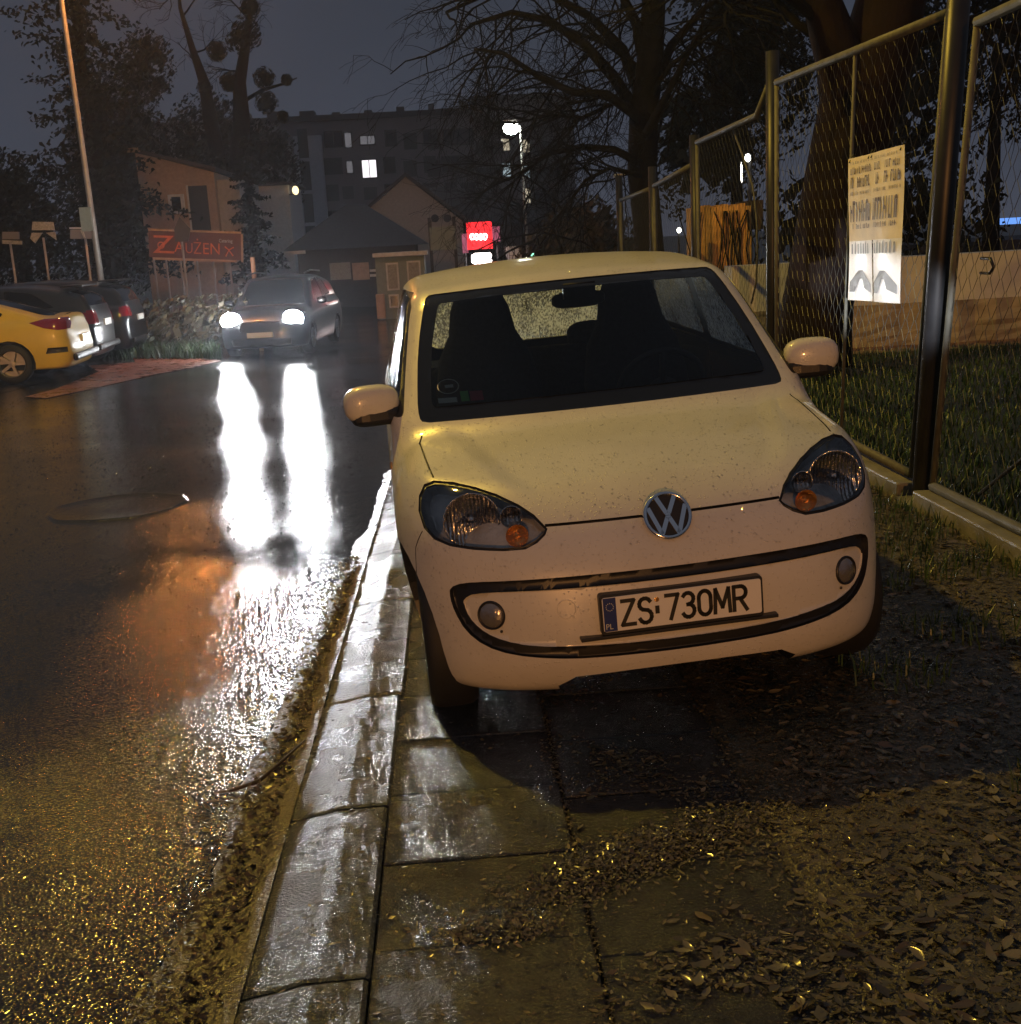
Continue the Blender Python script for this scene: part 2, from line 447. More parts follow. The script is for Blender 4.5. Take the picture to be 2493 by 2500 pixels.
def wheel(parent, x, y, r, sg, w=.19, spokes=5, steer=0.):
    """a road wheel: the tyre is the part, its rim a sub-part"""
    mt = Matrix.Translation((x, y, r)) @ Matrix.Rotation(steer, 4, 'Z') @ Matrix.Rotation(math.pi/2*sg, 4, 'Y')
    b = MB(); rr = r*.66
    b.lathe([(rr, -w*.48), (r*.93, -w*.5), (r*.985, -w*.36), (r, -w*.2), (r, w*.2), (r*.985, w*.36), (r*.93, w*.5), (rr, w*.48)], 36, mt)
    t = b.build('wheel', 'rubber', parent, smooth=True)
    b = MB(); b.lathe([(rr, -w*.45), (rr*.94, -w*.1), (rr*.94, w*.36), (rr, w*.46), (rr*1.02, w*.47)], 32, mt)
    b.lathe([(0, -w*.05), (rr*.94, -w*.05)], 24, mt)
    for k in range(spokes):
        a = 2*math.pi*k/spokes; m2 = mt @ Matrix.Rotation(a, 4, 'Z')
        b.box((-r*.07, r*.05, w*.2), (r*.07, rr*.98, w*.36), m2)
    b.lathe([(0, w*.4), (r*.16, w*.39), (r*.18, w*.2)], 16, mt)
    b.build('rim', 'alloy', t)
    return t
MT['lamp_bowl'] = simple('lamp_bowl', (.55, .55, .55), .25, .35, var=.3, bumpk=.3, bscale=60)
MT['fog_lens'] = simple('fog_lens', (.30, .28, .26), .14, .6, var=.2, bumpk=.25, bscale=80, coat=1)
def fluted():
    m, ns, ln, b = nmat('reflector'); nt = m.node_tree
    b.inputs['Base Color'].default_value = (.62, .60, .58, 1); b.inputs['Metallic'].default_value = 1; b.inputs['Roughness'].default_value = .1
    tc = N(nt, 'ShaderNodeTexCoord'); w = N(nt, 'ShaderNodeTexWave'); w.inputs['Scale'].default_value = 26; w.inputs['Distortion'].default_value = 2.5; w.inputs['Detail'].default_value = 2; w.inputs['Detail Scale'].default_value = 3
    ln.new(tc.outputs['Object'], w.inputs['Vector']); bump(nt, b, w.outputs['Fac'], .55, .006); return m
MT['reflector'] = fluted()
MT['bead'] = glass('bead', (.96, .97, .97))

# ------------------------------------------------------------------ the parked small white car
UP = Shape(L=3.54, hcrown=.10,
    hood=[(-.2,.58),(0,.665),(.06,.715),(.12,.757),(.25,.815),(.45,.868),(.7,.913),(.9,.944),(1.1,.958),(1.6,.965),(3.6,.97)],
    roof=[(1.2,1.34),(1.4,1.392),(1.55,1.42),(1.8,1.453),(2.1,1.476),(2.4,1.48),(2.8,1.465),(3.2,1.42),(3.6,1.34)],
    nose=[(.1,.16),(.17,.075),(.22,.035),(.28,.008),(.35,0),(.43,0),(.5,.006),(.56,.016),(.62,.032),(.68,.055),(.74,.09),(.85,.2),(1.5,1.2)],
    wl=[(.1,.755),(.2,.78),(.35,.81),(.55,.828),(.7,.83),(.85,.81),(.95,.785),(1.1,.74)],
    rear=[(.1,3.44),(.3,3.53),(.6,3.54),(.9,3.51),(1.1,3.45),(1.4,3.32),(1.6,3.2)], grear=[(.1,3.44),(.3,3.53),(.6,3.54),(.9,3.51),(1.1,3.45),(1.4,3.32),(1.6,3.2)],
    n2=.20, n6=.95, r4=.12, kn=.13, ks=.12, zb=.17, ws=(.87, 1.37, .945, .27), gw=(.812, .30), gfloor=.75,
    crease=[(.2,.40),(.318,.474),(.539,.539),(.839,.608),(.981,.655),(1.2,.70)])
def build_up(loc, rot):
    root = empty('parked_car', loc, rot)
    tag(root, 'small white hatchback with a number plate, parked half on the pavement beside the kerb', 'car')
    B = Body(UP, .022, (-.88, -.06, .12), (.88, 3.62, 1.54))
    # --- windscreen: black edge band, clear glass inside it
    ws = smooth_poly(mirror([(0,.951),(.35,.949),(.60,.945),(.688,.944),(.701,.962),(.698,1.02),(.668,1.19),(.620,1.345),(.600,1.382),(.56,1.386),(.3,1.394),(0,1.397)]))
    f = B.region(ws, (0, 2), FRONT); 
    wi = rounded(mirror([(0,1.0),(.40,.997),(.645,.992),(.645,1.03),(.612,1.20),(.566,1.335),(.552,1.352),(.3,1.361),(0,1.364)]), 3, .02)
    gl = B.region(wi, (0, 2), lambda c, n: FRONT(c, n))
    glass_o = B.take(gl, 'windscreen', 'glass', root)
    f = [x for x in B.region(ws, (0, 2), FRONT)]
    B.take(f, 'windscreen_surround', 'dark_glass', root, depth=.004)
    # --- headlights
    hl = [(.368,.703),(.40,.741),(.44,.768),(.50,.795),(.56,.812),(.63,.823),(.69,.825),(.722,.815),(.744,.785),(.752,.745),(.742,.70),(.715,.673),(.67,.660),(.60,.654),(.51,.650),(.445,.652),(.405,.668),(.378,.687)]
    for sg in (-1, 1):
        P = [(x*sg, z) for x, z in hl]
        inner = scale_poly(P, .0085)
        lf = B.region(inner, (0, 2), FRONT)
        lens = B.take(lf, 'headlight', 'lens_glass', root, keep=True)
        B.take(lf, 'lamp_housing', MT['lamp_bowl'], lens, depth=.042)
        B.take(B.region(P, (0, 2), FRONT), 'seal', 'black_plastic', lens, depth=.006)
        b = MB()
        for cx, cz, r, dp in ((.592,.730,.086,.010), (.470,.738,.034,.010)):
            p = UP.onto(cx*sg, cz); mt = Matrix.Translation(p+Vector((0, dp, 0))) @ Matrix.Rotation(math.pi/2, 4, 'X')
            b.lathe([(r*1.06, .004), (r*1.0, .006), (r*.96, 0), (r*.8, -.010), (r*.5, -.018), (r*.22, -.021), (.004, -.022)], 28, mt)
            b.lathe([(r*.16, -.022), (r*.16, -.004), (r*.1, .002), (.001, .003)], 12, mt)
        b.build('reflector', MT['reflector'], lens, smooth=True)
        p = UP.onto(.462*sg, .688); b = MB(); mt = Matrix.Translation(p+Vector((0, .014, 0))) @ Matrix.Rotation(math.pi/2, 4, 'X')
        b.lathe([(.036, .004), (.033, 0), (.022, -.014), (.01, -.02), (.0, -.02)], 20, mt); b.lathe([(.011, -.02), (.011, -.004), (0, 0)], 10, mt)
        b.build('indicator', 'amber', lens, smooth=True)
    # --- the black ring round the lower grille and what sits in it
    gro = mirror([(0,.566),(.35,.567),(.56,.563),(.645,.553),(.685,.532),(.688,.50),(.679,.455),(.652,.397),(.60,.354),(.52,.328),(.40,.312),(.28,.304),(0,.302)])
    gri = mirror([(0,.530),(.35,.531),(.52,.531),(.615,.523),(.647,.502),(.650,.482),(.640,.445),(.612,.410),(.570,.384),(.505,.364),(.39,.350),(.22,.342),(0,.341)])
    gro, gri = smooth_poly(gro), smooth_poly(gri)
    inn = B.region(gri, (0, 2), FRONT)
    pan = B.take(inn, 'bumper_panel', 'white_paint', root, depth=.004)
    B.take(B.region(gro, (0, 2), FRONT), 'bumper_ring', 'black_plastic', root, depth=.016)
    for sg in (-1, 1):
        p = UP.onto(.572*sg, .455); nr = Vector(UP.normal(np.array([p]))[0]); q = nr.to_track_quat('Z', 'Y').to_matrix().to_4x4()
        mt = Matrix.Translation(p-nr*.002) @ q
        b = MB(); b.lathe([(.047, -.004), (.045, .004), (.040, .002), (.039, -.01)], 28, mt)
        fo = b.build('fog_lamp', 'black_plastic', root, smooth=True)
        b = MB(); b.lathe([(.039, 0), (.03, .006), (.016, .009), (0, .010)], 24, mt); b.build('lens', MT['fog_lens'], fo, smooth=True)
        b = MB(); b.ell((.545*sg, UP.onto(.545*sg, .405).y-.0, .405), (.005, .003, .005), 8); b.build('bolt', 'black_plastic', root)
    p = UP.onto(-.345, .468); nr = Vector(UP.normal(np.array([p]))[0]); mt = Matrix.Translation(p-nr*.004) @ nr.to_track_quat('Z', 'Y').to_matrix().to_4x4()
    b = MB(); b.lathe([(.030, .0), (.0285, .0022), (.027, .0)], 30, mt); b.build('towing_cap', 'white_paint', root, smooth=True)
    # --- bonnet gap, side gap lines
    gap = lambda x: UP.onto(x, .711)
    def strip_poly(pts, w):
        up = []; dn = []
        for i, p in enumerate(pts):
            t = Vector(pts[min(i+1, len(pts)-1)])-Vector(pts[max(i-1, 0)]); nn = Vector((-t.y, t.x)).normalized()*w/2
            up.append((p[0]+nn.x, p[1]+nn.y)); dn.append((p[0]-nn.x, p[1]-nn.y))
        return up+dn[::-1]
    bf = B.region(strip_poly([(-.374,.7115),(-.2,.7115),(.2,.7115),(.374,.7115)], .0075), (0, 2), FRONT)
    B.take(bf, 'bonnet_gap', 'black_plastic', root, depth=.012)
    for sg in (-1, 1):
        bf = B.region(strip_poly([(.700*sg,.935),(.712*sg,.885),(.704*sg,.722),(.696*sg,.586),(.688*sg,.50)], .006), (0, 1), lambda c, n: n.z > .05 and c.z > .75 and c.z < 1.0)
        B.take(bf, 'bonnet_gap', 'black_plastic', root, depth=.01)
    # --- badge
    bc = Vector((0, UP.onto(0, .702).y, .702)); nr = Vector((0, -1, .50)).normalized()
    mt = Matrix.Translation(bc+nr*.017) @ Matrix.Rotation(R(-26.5), 4, 'X')
    b = MB(); m2 = mt @ Matrix.Rotation(math.pi/2, 4, 'X')
    b.lathe([(.0765, -.04), (.0765, .004), (.073, .010), (.066, .010), (.0635, .005), (.0635, .001)], 48, m2)
    badge = b.build('badge', 'chrome', root, smooth=True)
    b = MB(); b.lathe([(.064, .001), (.0, .001)], 32, m2); b.build('badge_disc', 'black_plastic', badge)
    b = MB()
    def stroke(p, q, w=.0135):
        p, q = Vector(p), Vector(q); t = (q-p).normalized(); nn = Vector((-t.y, t.x))*w/2
        b.prism([(p+nn), (q+nn), (q-nn), (p-nn)], -.009, -.001, mt)
    r = .0655
    for s2 in (-1, 1):
        stroke((s2*.029, .0585), (s2*.004, .006)); stroke((s2*.0585, .028), (s2*.0265, -.0585)); stroke((s2*.0265, -.0585), (s2*.003, -.008))
    stroke((-.008, .003), (.008, .003), .008); stroke((-.008, -.006), (.008, -.006), .008)
    b.build('emblem', 'chrome', badge)
    # --- number plate on its holder
    y0 = -.020; pz = .455
    b = MB(); b.prism(rounded([(-.268,.386),(.268,.386),(.268,.519),(-.268,.519)], 3, .012), y0+.008, y0+.05); 
    b.prism([(-.335,.372),(.318,.372),(.318,.384),(-.335,.384)], y0+.012, y0+.06)
    for k in range(3): pass
    hold = b.build('plate_holder', 'black_plastic', root, bevel=.003)
    b = MB(); b.prism(rounded([(-.260,.399),(.260,.399),(.260,.511),(-.260,.511)], 3, .008), y0+.0045, y0+.012)
    plate = b.build('number_plate', 'plate_white', root)
    b = MB(); b.prism([(-.2575,.4005),(-.216,.4005),(-.216,.5095),(-.2575,.5095)], y0+.0035, y0+.008); band = b.build('country_band', 'plate_blue', plate)
    b = MB()
    for k in range(12):
        a = 2*math.pi*k/12; b.ell((-.2365+.012*math.cos(a), y0+.0035, .480+.012*math.sin(a)), (.0018, .0008, .0018), 6)
    text_mb('PL', .026, Matrix.Translation((-.2525, y0+.0030, .408)), .95, 0, b); b.build('country_mark', 'sticker_white', band)
    b = MB(); x = -.200
    arc = lambda cx, cz, rx, rz, a0, a1, n=10: [(cx+rx*math.cos(R(a0+(a1-a0)*k/n)), cz+rz*math.sin(R(a0+(a1-a0)*k/n))) for k in range(n+1)]
    GL = {'Z': [[(.05,1),(.95,1),(.03,0),(.98,0)]], '7': [[(.02,1),(.97,1),(.35,0)]],
          'S': [arc(.5,.76,.42,.24,25,270)+arc(.5,.25,.45,.27,90,-160)[1:]],
          '3': [arc(.47,.76,.42,.24,150,-80)+[(.42,.52)]+arc(.47,.26,.46,.27,85,-155)],
          '0': [[(.04,.3)]+[(.04,.7)]+arc(.5,.7,.46,.3,180,0)+[(.96,.3)]+arc(.5,.3,.46,.3,0,-180)],
          'M': [[(0,0),(.07,1),(.5,.22),(.93,1),(1,0)]], 'R': [[(.05,0),(.05,1),(.5,1)]+arc(.55,.75,.40,.25,90,-90)+[(.05,.5)], [(.5,.5),(1,0)]]}
    yy = y0+.0030; zb, hh, sw_ = .4165, .078, .0064
    for ch, w in (('Z', .044), ('S', .044), (' ', .026), ('7', .042), ('3', .042), ('0', .042), ('M', .050), ('R', .044)):
        if ch == ' ': x += w+.008; continue
        for pl in GL[ch]:
            pts = [Vector((x+px*w, zb+pz_*hh)) for px, pz_ in pl]
            for i in range(len(pts)-1):
                p, q = pts[i], pts[i+1]; t = (q-p).normalized(); nn = Vector((-t.y, t.x))*sw_; p = p-t*sw_*.7; q = q+t*sw_*.7
                b.add([(v.x, yy, v.y) for v in (p+nn, q+nn, q-nn, p-nn)], [(0, 3, 2, 1)])
        x += w+.0115
    b.box((-.090, y0+.0030, .440), (-.076, y0+.0034, .466)); b.build('plate_number', 'plate_ink', plate)
    b = MB(); b.ell((-.083, y0+.0034, .486), (.008, .0008, .008), 10); b.build('plate_seal', MT['amber'], plate)
    hold.scale = (.95, 1, .97); hold.location = (.006, 0, .006); plate.scale = (.95, 1, .97); plate.location = (.006, 0, .006)
    # --- dark opening under the bumper
    bot = [(-.36,.13),(.36,.13),(.385,.205),(.33,.240),(.15,.248),(0,.25),(-.15,.248),(-.33,.240),(-.385,.205)]
    B.take(B.region(bot, (0, 2), FRONT), 'lower_intake', 'black_plastic', root, depth=.05)
    # --- wheel arches, windows, doors
    for sg in (-1, 1):
        for cy in (.585, 3.005):
            arch = [(cy+.335*math.cos(2*math.pi*k/28), .285+.335*math.sin(2*math.pi*k/28)) for k in range(28)]
            B.take(B.region(arch, (1, 2), SIDE(sg)), 'arch_liner', 'black_plastic', root, depth=.22)
            wheel(root, sg*.70, cy, .287, sg, .165, 6, 0)
        sw = [(1.12,.985),(1.56,1.305),(1.74,1.375),(2.24,1.395),(2.29,1.02)]
        B.take(B.region(rounded(sw, 3, .03), (1, 2), SIDE(sg)), 'side_window', 'wet_glass', root, depth=.006)
        qw = [(2.40,1.03),(2.36,1.39),(2.9,1.365),(3.17,1.13),(3.15,1.07)]
        B.take(B.region(rounded(qw, 3, .03), (1, 2), SIDE(sg)), 'quarter_window', 'wet_glass', root, depth=.006)
        B.take(B.region(rounded([(1.06,.962),(1.58,1.345),(1.76,1.395),(2.95,1.392),(3.23,1.11),(3.19,1.035),(2.3,.995)], 3, .03), (1, 2), SIDE(sg)), 'window_frame', 'black_plastic', root, depth=.003)
        dl = [(1.16,.955),(1.10,.80),(1.06,.55),(1.09,.33),(1.2,.27),(2.2,.27),(2.31,.36),(2.35,.6),(2.36,.97)]
        B.take(B.region(strip_poly(dl, .007), (1, 2), SIDE(sg)), 'door_gap', 'black_plastic', root, depth=.008)
        p = UP.onto_side(2.16, .83, sg); b = MB(); b.tube([p+Vector((sg*.004, -.075, 0)), p+Vector((sg*.03, -.05, .004)), p+Vector((sg*.034, .03, .004)), p+Vector((sg*.006, .07, 0))], [.012, .014, .014, .012], 8)
        b.build('door_handle', 'white_paint', root, smooth=True)
        # door mirror
        mt = Matrix.Translation((sg*.872, 1.165, 1.012)) @ Matrix.Rotation(sg*R(-8), 4, 'Z')
        b = MB(); b.ell((0, 0, .004), (.108, .062, .072), 20, mt, .72)
        hs = b.build('door_mirror', 'white_paint', root, smooth=True)
        b = MB(); b.ell((-sg*.016, .002, -.042), (.102, .062, .040), 18, mt, .6); b.box((-.16 if sg > 0 else .03, -.03, -.078), (-.03 if sg > 0 else .16, .035, -.020), mt)
        b.build('mirror_base', 'black_plastic', hs, smooth=False)
        b = MB(); b.ell((0, .058, .006), (.09, .008, .055), 16, mt, .6); b.build('mirror_glass', 'chrome', hs, smooth=True)
        # indicator repeater and tail lamp
        p = UP.onto_side(.98, .80, sg); b = MB(); b.ell(p, (.008, .03, .016), 12); b.build('side_repeater', 'amber', root, smooth=True)
        tl = [(.60*sg,.72),(.70*sg,.70),(.74*sg,.78),(.70*sg,1.0),(.60*sg,1.02)]
        B.take(B.region(tl, (0, 2), BACK), 'tail_lamp', 'tail_red', root)
    rw = rounded(mirror([(0,1.0),(.50,1.0),(.575,1.06),(.53,1.325),(.48,1.345),(0,1.355)]), 3, .03)
    B.take(B.region(rw, (0, 2), BACK), 'rear_window', 'wet_glass', root, depth=.004)
    # --- stickers on the glass, lower left corner of the screen
    def stick(x0, x1, z0, z1, mat, nm, d=.012):
        b = MB(); q = [UP.onto(x, z)+Vector((0, d, 0)) for x, z in ((x0, z0), (x1, z0), (x1, z1), (x0, z1))]; b.add(q, [(0, 1, 2, 3)]); return b.build(nm, mat, root)
    stick(-.50, -.452, 1.003, 1.034, 'sticker_red', 'sticker'); stick(-.535, -.505, 1.003, 1.036, 'sticker_green', 'sticker'); stick(-.62, -.55, 1.002, 1.018, 'sticker_white', 'sticker')
    b = MB(); c = UP.onto(-.575, 1.055)+Vector((0, .012, 0)); mt = Matrix.Translation(c) @ Matrix.Rotation(R(36), 4, 'X')
    mt = Matrix.Translation(c) @ Matrix.Rotation(R(-54), 4, 'X') @ Matrix.Rotation(math.pi/2, 4, 'X')
    b.lathe([(.042, 0), (.038, 0)], 28, mt); b.box((-.012, -.008, -.001), (.02, .008, .001), mt); b.build('round_sticker', 'sticker_white', root)
    # --- cabin
    b = MB(); pts = [(1.02,.90),(1.10,.945),(1.25,.955),(1.42,.93),(1.50,.85),(1.48,.6),(1.1,.55)]
    mt = Matrix.Rotation(math.pi/2, 4, 'Z'); b.prism([(p[0], p[1]) for p in pts], -.70, .70, Matrix(((0,1,0,0),(1,0,0,0),(0,0,1,0),(0,0,0,1))))
    b.build('dashboard', 'interior', root, bevel=.02)
    for sg in (-1, 1):
        x = .345*sg; b = MB()
        sec = [(.50, 1.98, .245, .06), (.70, 1.99, .25, .075), (.90, 2.02, .245, .075), (1.06, 2.05, .215, .065), (1.17, 2.07, .155, .06), (1.28, 2.09, .135, .055), (1.345, 2.10, .105, .045), (1.36, 2.10, .05, .03)]
        vs = []; fs = []; n = 14
        for z, y, w, d in sec:
            for k in range(n):
                a = 2*math.pi*k/n; ca, sa = math.cos(a), math.sin(a)
                vs.append((x+math.copysign(abs(ca)**.6, ca)*w, y+math.copysign(abs(sa)**.7, sa)*d, z))
        for i in range(len(sec)-1):
            for k in range(n): fs.append((i*n+k, i*n+(k+1) % n, (i+1)*n+(k+1) % n, (i+1)*n+k))
        fs.append(tuple((len(sec)-1)*n+k for k in range(n))); b.add(vs, fs)
        b.ell((x, 1.72, .50), (.25, .28, .10), 14, None, .7); b.build('front_seat', 'seat_fabric', root, smooth=True)
    b = MB(); b.ell((0, 2.86, .72), (.62, .09, .29), 18, None, .5); b.ell((0, 2.6, .5), (.62, .28, .1), 18, None, .5)
    for x in (-.3, .3): b.ell((x, 2.89, 1.04), (.13, .05, .075), 14, None, .7)
    b.build('rear_bench', 'seat_fabric', root, smooth=True)
    mt = Matrix.Translation((.345, 1.52, .90)) @ Matrix.Rotation(R(-66), 4, 'X'); b = MB()
    b.tube([mt @ Vector((.185*math.cos(a), .185*math.sin(a), 0)) for a in [2*math.pi*k/28 for k in range(29)]], .014, 8, False)
    for a in (0, math.pi, -math.pi/2): b.tube([mt @ Vector((.05*math.cos(a), .05*math.sin(a), -.02)), mt @ Vector((.18*math.cos(a), .18*math.sin(a), 0))], .016, 6)
    b.ell((0, 0, -.02), (.07, .07, .025), 14, mt); b.build('steering_wheel', 'interior', root, smooth=True)
    b = MB(); b.ell((.03, 1.58, 1.305), (.115, .02, .034), 14, None, .6); b.tube([(.03, 1.56, 1.33), (.02, 1.50, 1.385)], .012, 6); b.box((-.045, 1.47, 1.315), (.085, 1.51, 1.378))
    b.build('inner_mirror', 'black_plastic', root, smooth=True)
    b = MB(); b.box((-.62, 2.95, .93), (.62, 3.35, .945)); b.box((-.7, .9, .2), (.7, 3.3, .24)); b.build('parcel_shelf', 'interior', root)
    for sg in (-1, 1):
        B.take(B.region(strip_poly([(.345,.690),(.375,.63),(.372,.545)], .005), (1, 2), lambda c, n, g=sg: n.x*g > .12), 'bumper_gap', 'black_plastic', root, depth=.006)
    body = B.finish('body', 'white_paint', root, liner='cabin_lining')
    # rain standing in beads on the paint and the screen
    def beads(src, n, name, parent, ok):
        me = src.data; P = [p for p in me.polygons if ok(p.center, p.normal)]; cum = []; t = 0
        for p in P: t += p.area; cum.append(t)
        import bisect
        b = MB(); rb = random.Random(n)
        for _ in range(n):
            p = P[min(len(P)-1, bisect.bisect(cum, rb.random()*t))]; vs = [me.vertices[i].co for i in p.vertices]
            i = rb.randrange(1, len(vs)-1) if len(vs) > 3 else 1; u, v = rb.random(), rb.random()
            if u+v > 1: u, v = 1-u, 1-v
            q = vs[0]+(vs[i]-vs[0])*u+(vs[i+1]-vs[0])*v; nn = Vector(UP.normal(np.array([q]))[0]) if n < 1 else p.normal.copy()
            if mnoise.noise(q*7) < -.22: continue
            r = rb.choice((.0012, .0016, .002, .0026, .0034)); x = nn.orthogonal().normalized(); y = nn.cross(x); k = 6; q = q-nn*.0002
            ring = lambda rr, h: [q+x*(rr*math.cos(6.2832*j/k))+y*(rr*math.sin(6.2832*j/k))+nn*h for j in range(k)]
            b.add(ring(r, 0)+ring(r*.75, r*.42)+[q+nn*r*.6], [(j, (j+1) % k, k+(j+1) % k, k+j) for j in range(k)]+[(k+j, k+(j+1) % k, 2*k) for j in range(k)])
        o = b.build(name, 'bead', parent, smooth=True); o['kind'] = 'stuff'
    beads(body, 4800, 'rain_beads', root, lambda c, n: c.y < 1.95 and (n.z > -.1) and (n.y < .2 or n.z > .5) and c.z > .3)
    beads(glass_o, 260, 'rain_beads', glass_o, lambda c, n: True)
    return root

# ------------------------------------------------------------------ materials of the ground
def asphalt():
    m, ns, ln, b = nmat('wet_asphalt'); nt = m.node_tree
    tc = N(nt, 'ShaderNodeTexCoord')
    big = noise(nt, .35, 5, .6); fine = noise(nt, 230, 3, .6); med = noise(nt, 42, 3, .6)
    v = N(nt, 'ShaderNodeTexVoronoi'); v.inputs['Scale'].default_value = 130; ln.new(tc.outputs['Object'], v.inputs['Vector'])
    r = ramp(nt, v.outputs['Color'], [(.2, (.010, .010, .011)), (.8, (.034, .034, .034))]); ln.new(r.outputs['Color'], b.inputs['Base Color'])
    rr = ramp(nt, big.outputs['Fac'], [(.38, (.09,)*3), (.62, (.17,)*3)]); ln.new(rr.outputs['Color'], b.inputs['Roughness'])
    b.inputs['Specular IOR Level'].default_value = .5
    # standing water lies smoother than the open-pored crown, and a film of it covers the lower, further stretch
    st = ramp(nt, big.outputs['Fac'], [(.34, (.35,)*3), (.58, (1,)*3)])
    sy = N(nt, 'ShaderNodeSeparateXYZ'); ln.new(tc.outputs['Object'], sy.inputs[0])
    wf = N(nt, 'ShaderNodeMapRange'); wf.interpolation_type = 'SMOOTHSTEP'; wf.inputs['From Min'].default_value = 2.6; wf.inputs['From Max'].default_value = 7.0; wf.inputs['To Min'].default_value = 1; wf.inputs['To Max'].default_value = .27
    ln.new(sy.outputs['Y'], wf.inputs['Value'])
    m0 = N(nt, 'ShaderNodeMath', operation='MULTIPLY'); ln.new(st.outputs['Color'], m0.inputs[0]); ln.new(wf.outputs['Result'], m0.inputs[1])
    v.feature = 'SMOOTH_F1'; v.inputs['Smoothness'].default_value = .6
    mu = N(nt, 'ShaderNodeMath', operation='MULTIPLY'); ln.new(v.outputs['Distance'], mu.inputs[0]); ln.new(m0.outputs[0], mu.inputs[1])
    b1 = bump(nt, b, mu.outputs[0], .95, .0040)
    mp = N(nt, 'ShaderNodeMapping'); mp.inputs['Scale'].default_value = (11, 4, 1); ln.new(tc.outputs['Object'], mp.inputs['Vector'])
    rip = noise(nt, 1.0, 4, .65, vec=mp.outputs['Vector']); b1 = bump(nt, b, rip.outputs['Fac'], .5, .0065, prev=b1)
    m2 = N(nt, 'ShaderNodeMath', operation='MULTIPLY'); ln.new(med.outputs['Fac'], m2.inputs[0]); ln.new(m0.outputs[0], m2.inputs[1])
    bump(nt, b, m2.outputs[0], .35, .006, prev=b1)
    return m
MT['wet_asphalt'] = asphalt()
def wetstone(name, lo, hi, rlo, rhi, bk, bs=170):
    m, ns, ln, b = nmat(name); nt = m.node_tree
    n1 = noise(nt, 3.0, 6, .65); n2 = noise(nt, bs, 3, .6); n3 = noise(nt, 14, 4, .6)
    r = ramp(nt, n3.outputs['Fac'], [(.3, lo), (.7, hi)]); ln.new(r.outputs['Color'], b.inputs['Base Color'])
    rr = ramp(nt, n1.outputs['Fac'], [(.35, (rlo,)*3), (.65, (rhi,)*3)]); ln.new(rr.outputs['Color'], b.inputs['Roughness'])
    b1 = bump(nt, b, n2.outputs['Fac'], bk, .0075); bump(nt, b, n3.outputs['Fac'], .2, .006, prev=b1); return m
MT['kerb_stone'] = wetstone('kerb_stone', (.022, .025, .029), (.058, .064, .072), .16, .36, 1., 120)
MT['paving'] = wetstone('paving', (.012, .013, .014), (.030, .032, .033), .12, .30, 1., 115)
MT['soil'] = wetstone('soil', (.050, .044, .030), (.115, .098, .064), .25, .5, 1., 60)
MT['mud'] = wetstone('mud', (.022, .018, .010), (.055, .043, .022), .2, .4, .9, 70)
MT['reddish_wetstone'] = wetstone('reddish_wetstone', (.12, .035, .018), (.22, .075, .04), .2, .4, .3)
MT['turf'] = wetstone('turf', (.010, .016, .006), (.022, .032, .012), .4, .6, .8, 40)
def leafmat(name, cols, rough=.35, spec=.5):
    m, ns, ln, b = nmat(name); nt = m.node_tree; g = N(nt, 'ShaderNodeNewGeometry')
    r = ramp(nt, g.outputs['Random Per Island'], [(i/max(1, len(cols)-1), c) for i, c in enumerate(cols)]); ln.new(r.outputs['Color'], b.inputs['Base Color'])
    b.inputs['Roughness'].default_value = rough; b.inputs['Specular IOR Level'].default_value = spec; return m
MT['litter'] = leafmat('litter', [(.05, .043, .027), (.14, .118, .064), (.075, .064, .038), (.22, .185, .105), (.095, .066, .038), (.034, .028, .019)], .2)
MT['straw'] = leafmat('straw', [(.12, .09, .035), (.05, .035, .015), (.18, .14, .06)], .3)
MT['grass_blade'] = leafmat('grass_blade', [(.022, .052, .014), (.045, .090, .024), (.03, .055, .016)], .4)
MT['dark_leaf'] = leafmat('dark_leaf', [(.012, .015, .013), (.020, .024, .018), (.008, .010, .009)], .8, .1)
MT['hedge_leaf'] = leafmat('hedge_leaf', [(.05, .04, .02), (.09, .07, .03), (.035, .04, .018)], .5)
MT['bark'] = simple('bark', (.008, .007, .0065), .85, spec=.12, var=.4, nscale=6, bumpk=.8, bscale=18)
MT['bark_red'] = simple('bark_red', (.010, .005, .0042), .8, spec=.15, var=.4, nscale=4, bumpk=.9, bscale=14)
MT['twig'] = simple('twig', (.007, .0065, .0065), .85, spec=.1)

# ------------------------------------------------------------------ ground
def sheet(name, mat, xs, ys, dz=0., kind='structure', zf=None, jag=0.):
    zf = zf or gz
    b = MB(); vs = []; n = len(xs)
    for j, y in enumerate(ys):
        for i, x in enumerate(xs):
            xx = x
            if jag and (i == 0 or i == n-1): xx += jag*math.sin(y*5.1+i)*math.sin(y*2.3+1.7*i)
            vs.append((xx, y, zf(xx, y)+dz))
    b.add(vs, [(j*n+i, j*n+i+1, (j+1)*n+i+1, (j+1)*n+i) for j in range(len(ys)-1) for i in range(n-1)])
    o = b.build(name, mat, None, smooth=True); tag(o, kind=kind); return o
def lin(a, b, n): return [a+(b-a)*i/(n-1) for i in range(n)]
far_y = lin(-6, 30, 73)+[34, 40, 50, 65, 90, 130, 200, 400, 900]
sheet('ground', 'soil', [-700, -200, -90, -50, -30, -20, -14, -10, -8.5]+lin(-8, 10, 37)+[14, 20, 30, 50, 90, 200, 700], far_y, -.10)
sheet('road', 'wet_asphalt', lin(-6.4, -.50, 28), lin(-5, 27, 65)+[30, 34, 40, 48, 56], -.045)
sheet('car_park', 'wet_asphalt', lin(-20, -6.38, 22), lin(12, 30, 37), -.041)
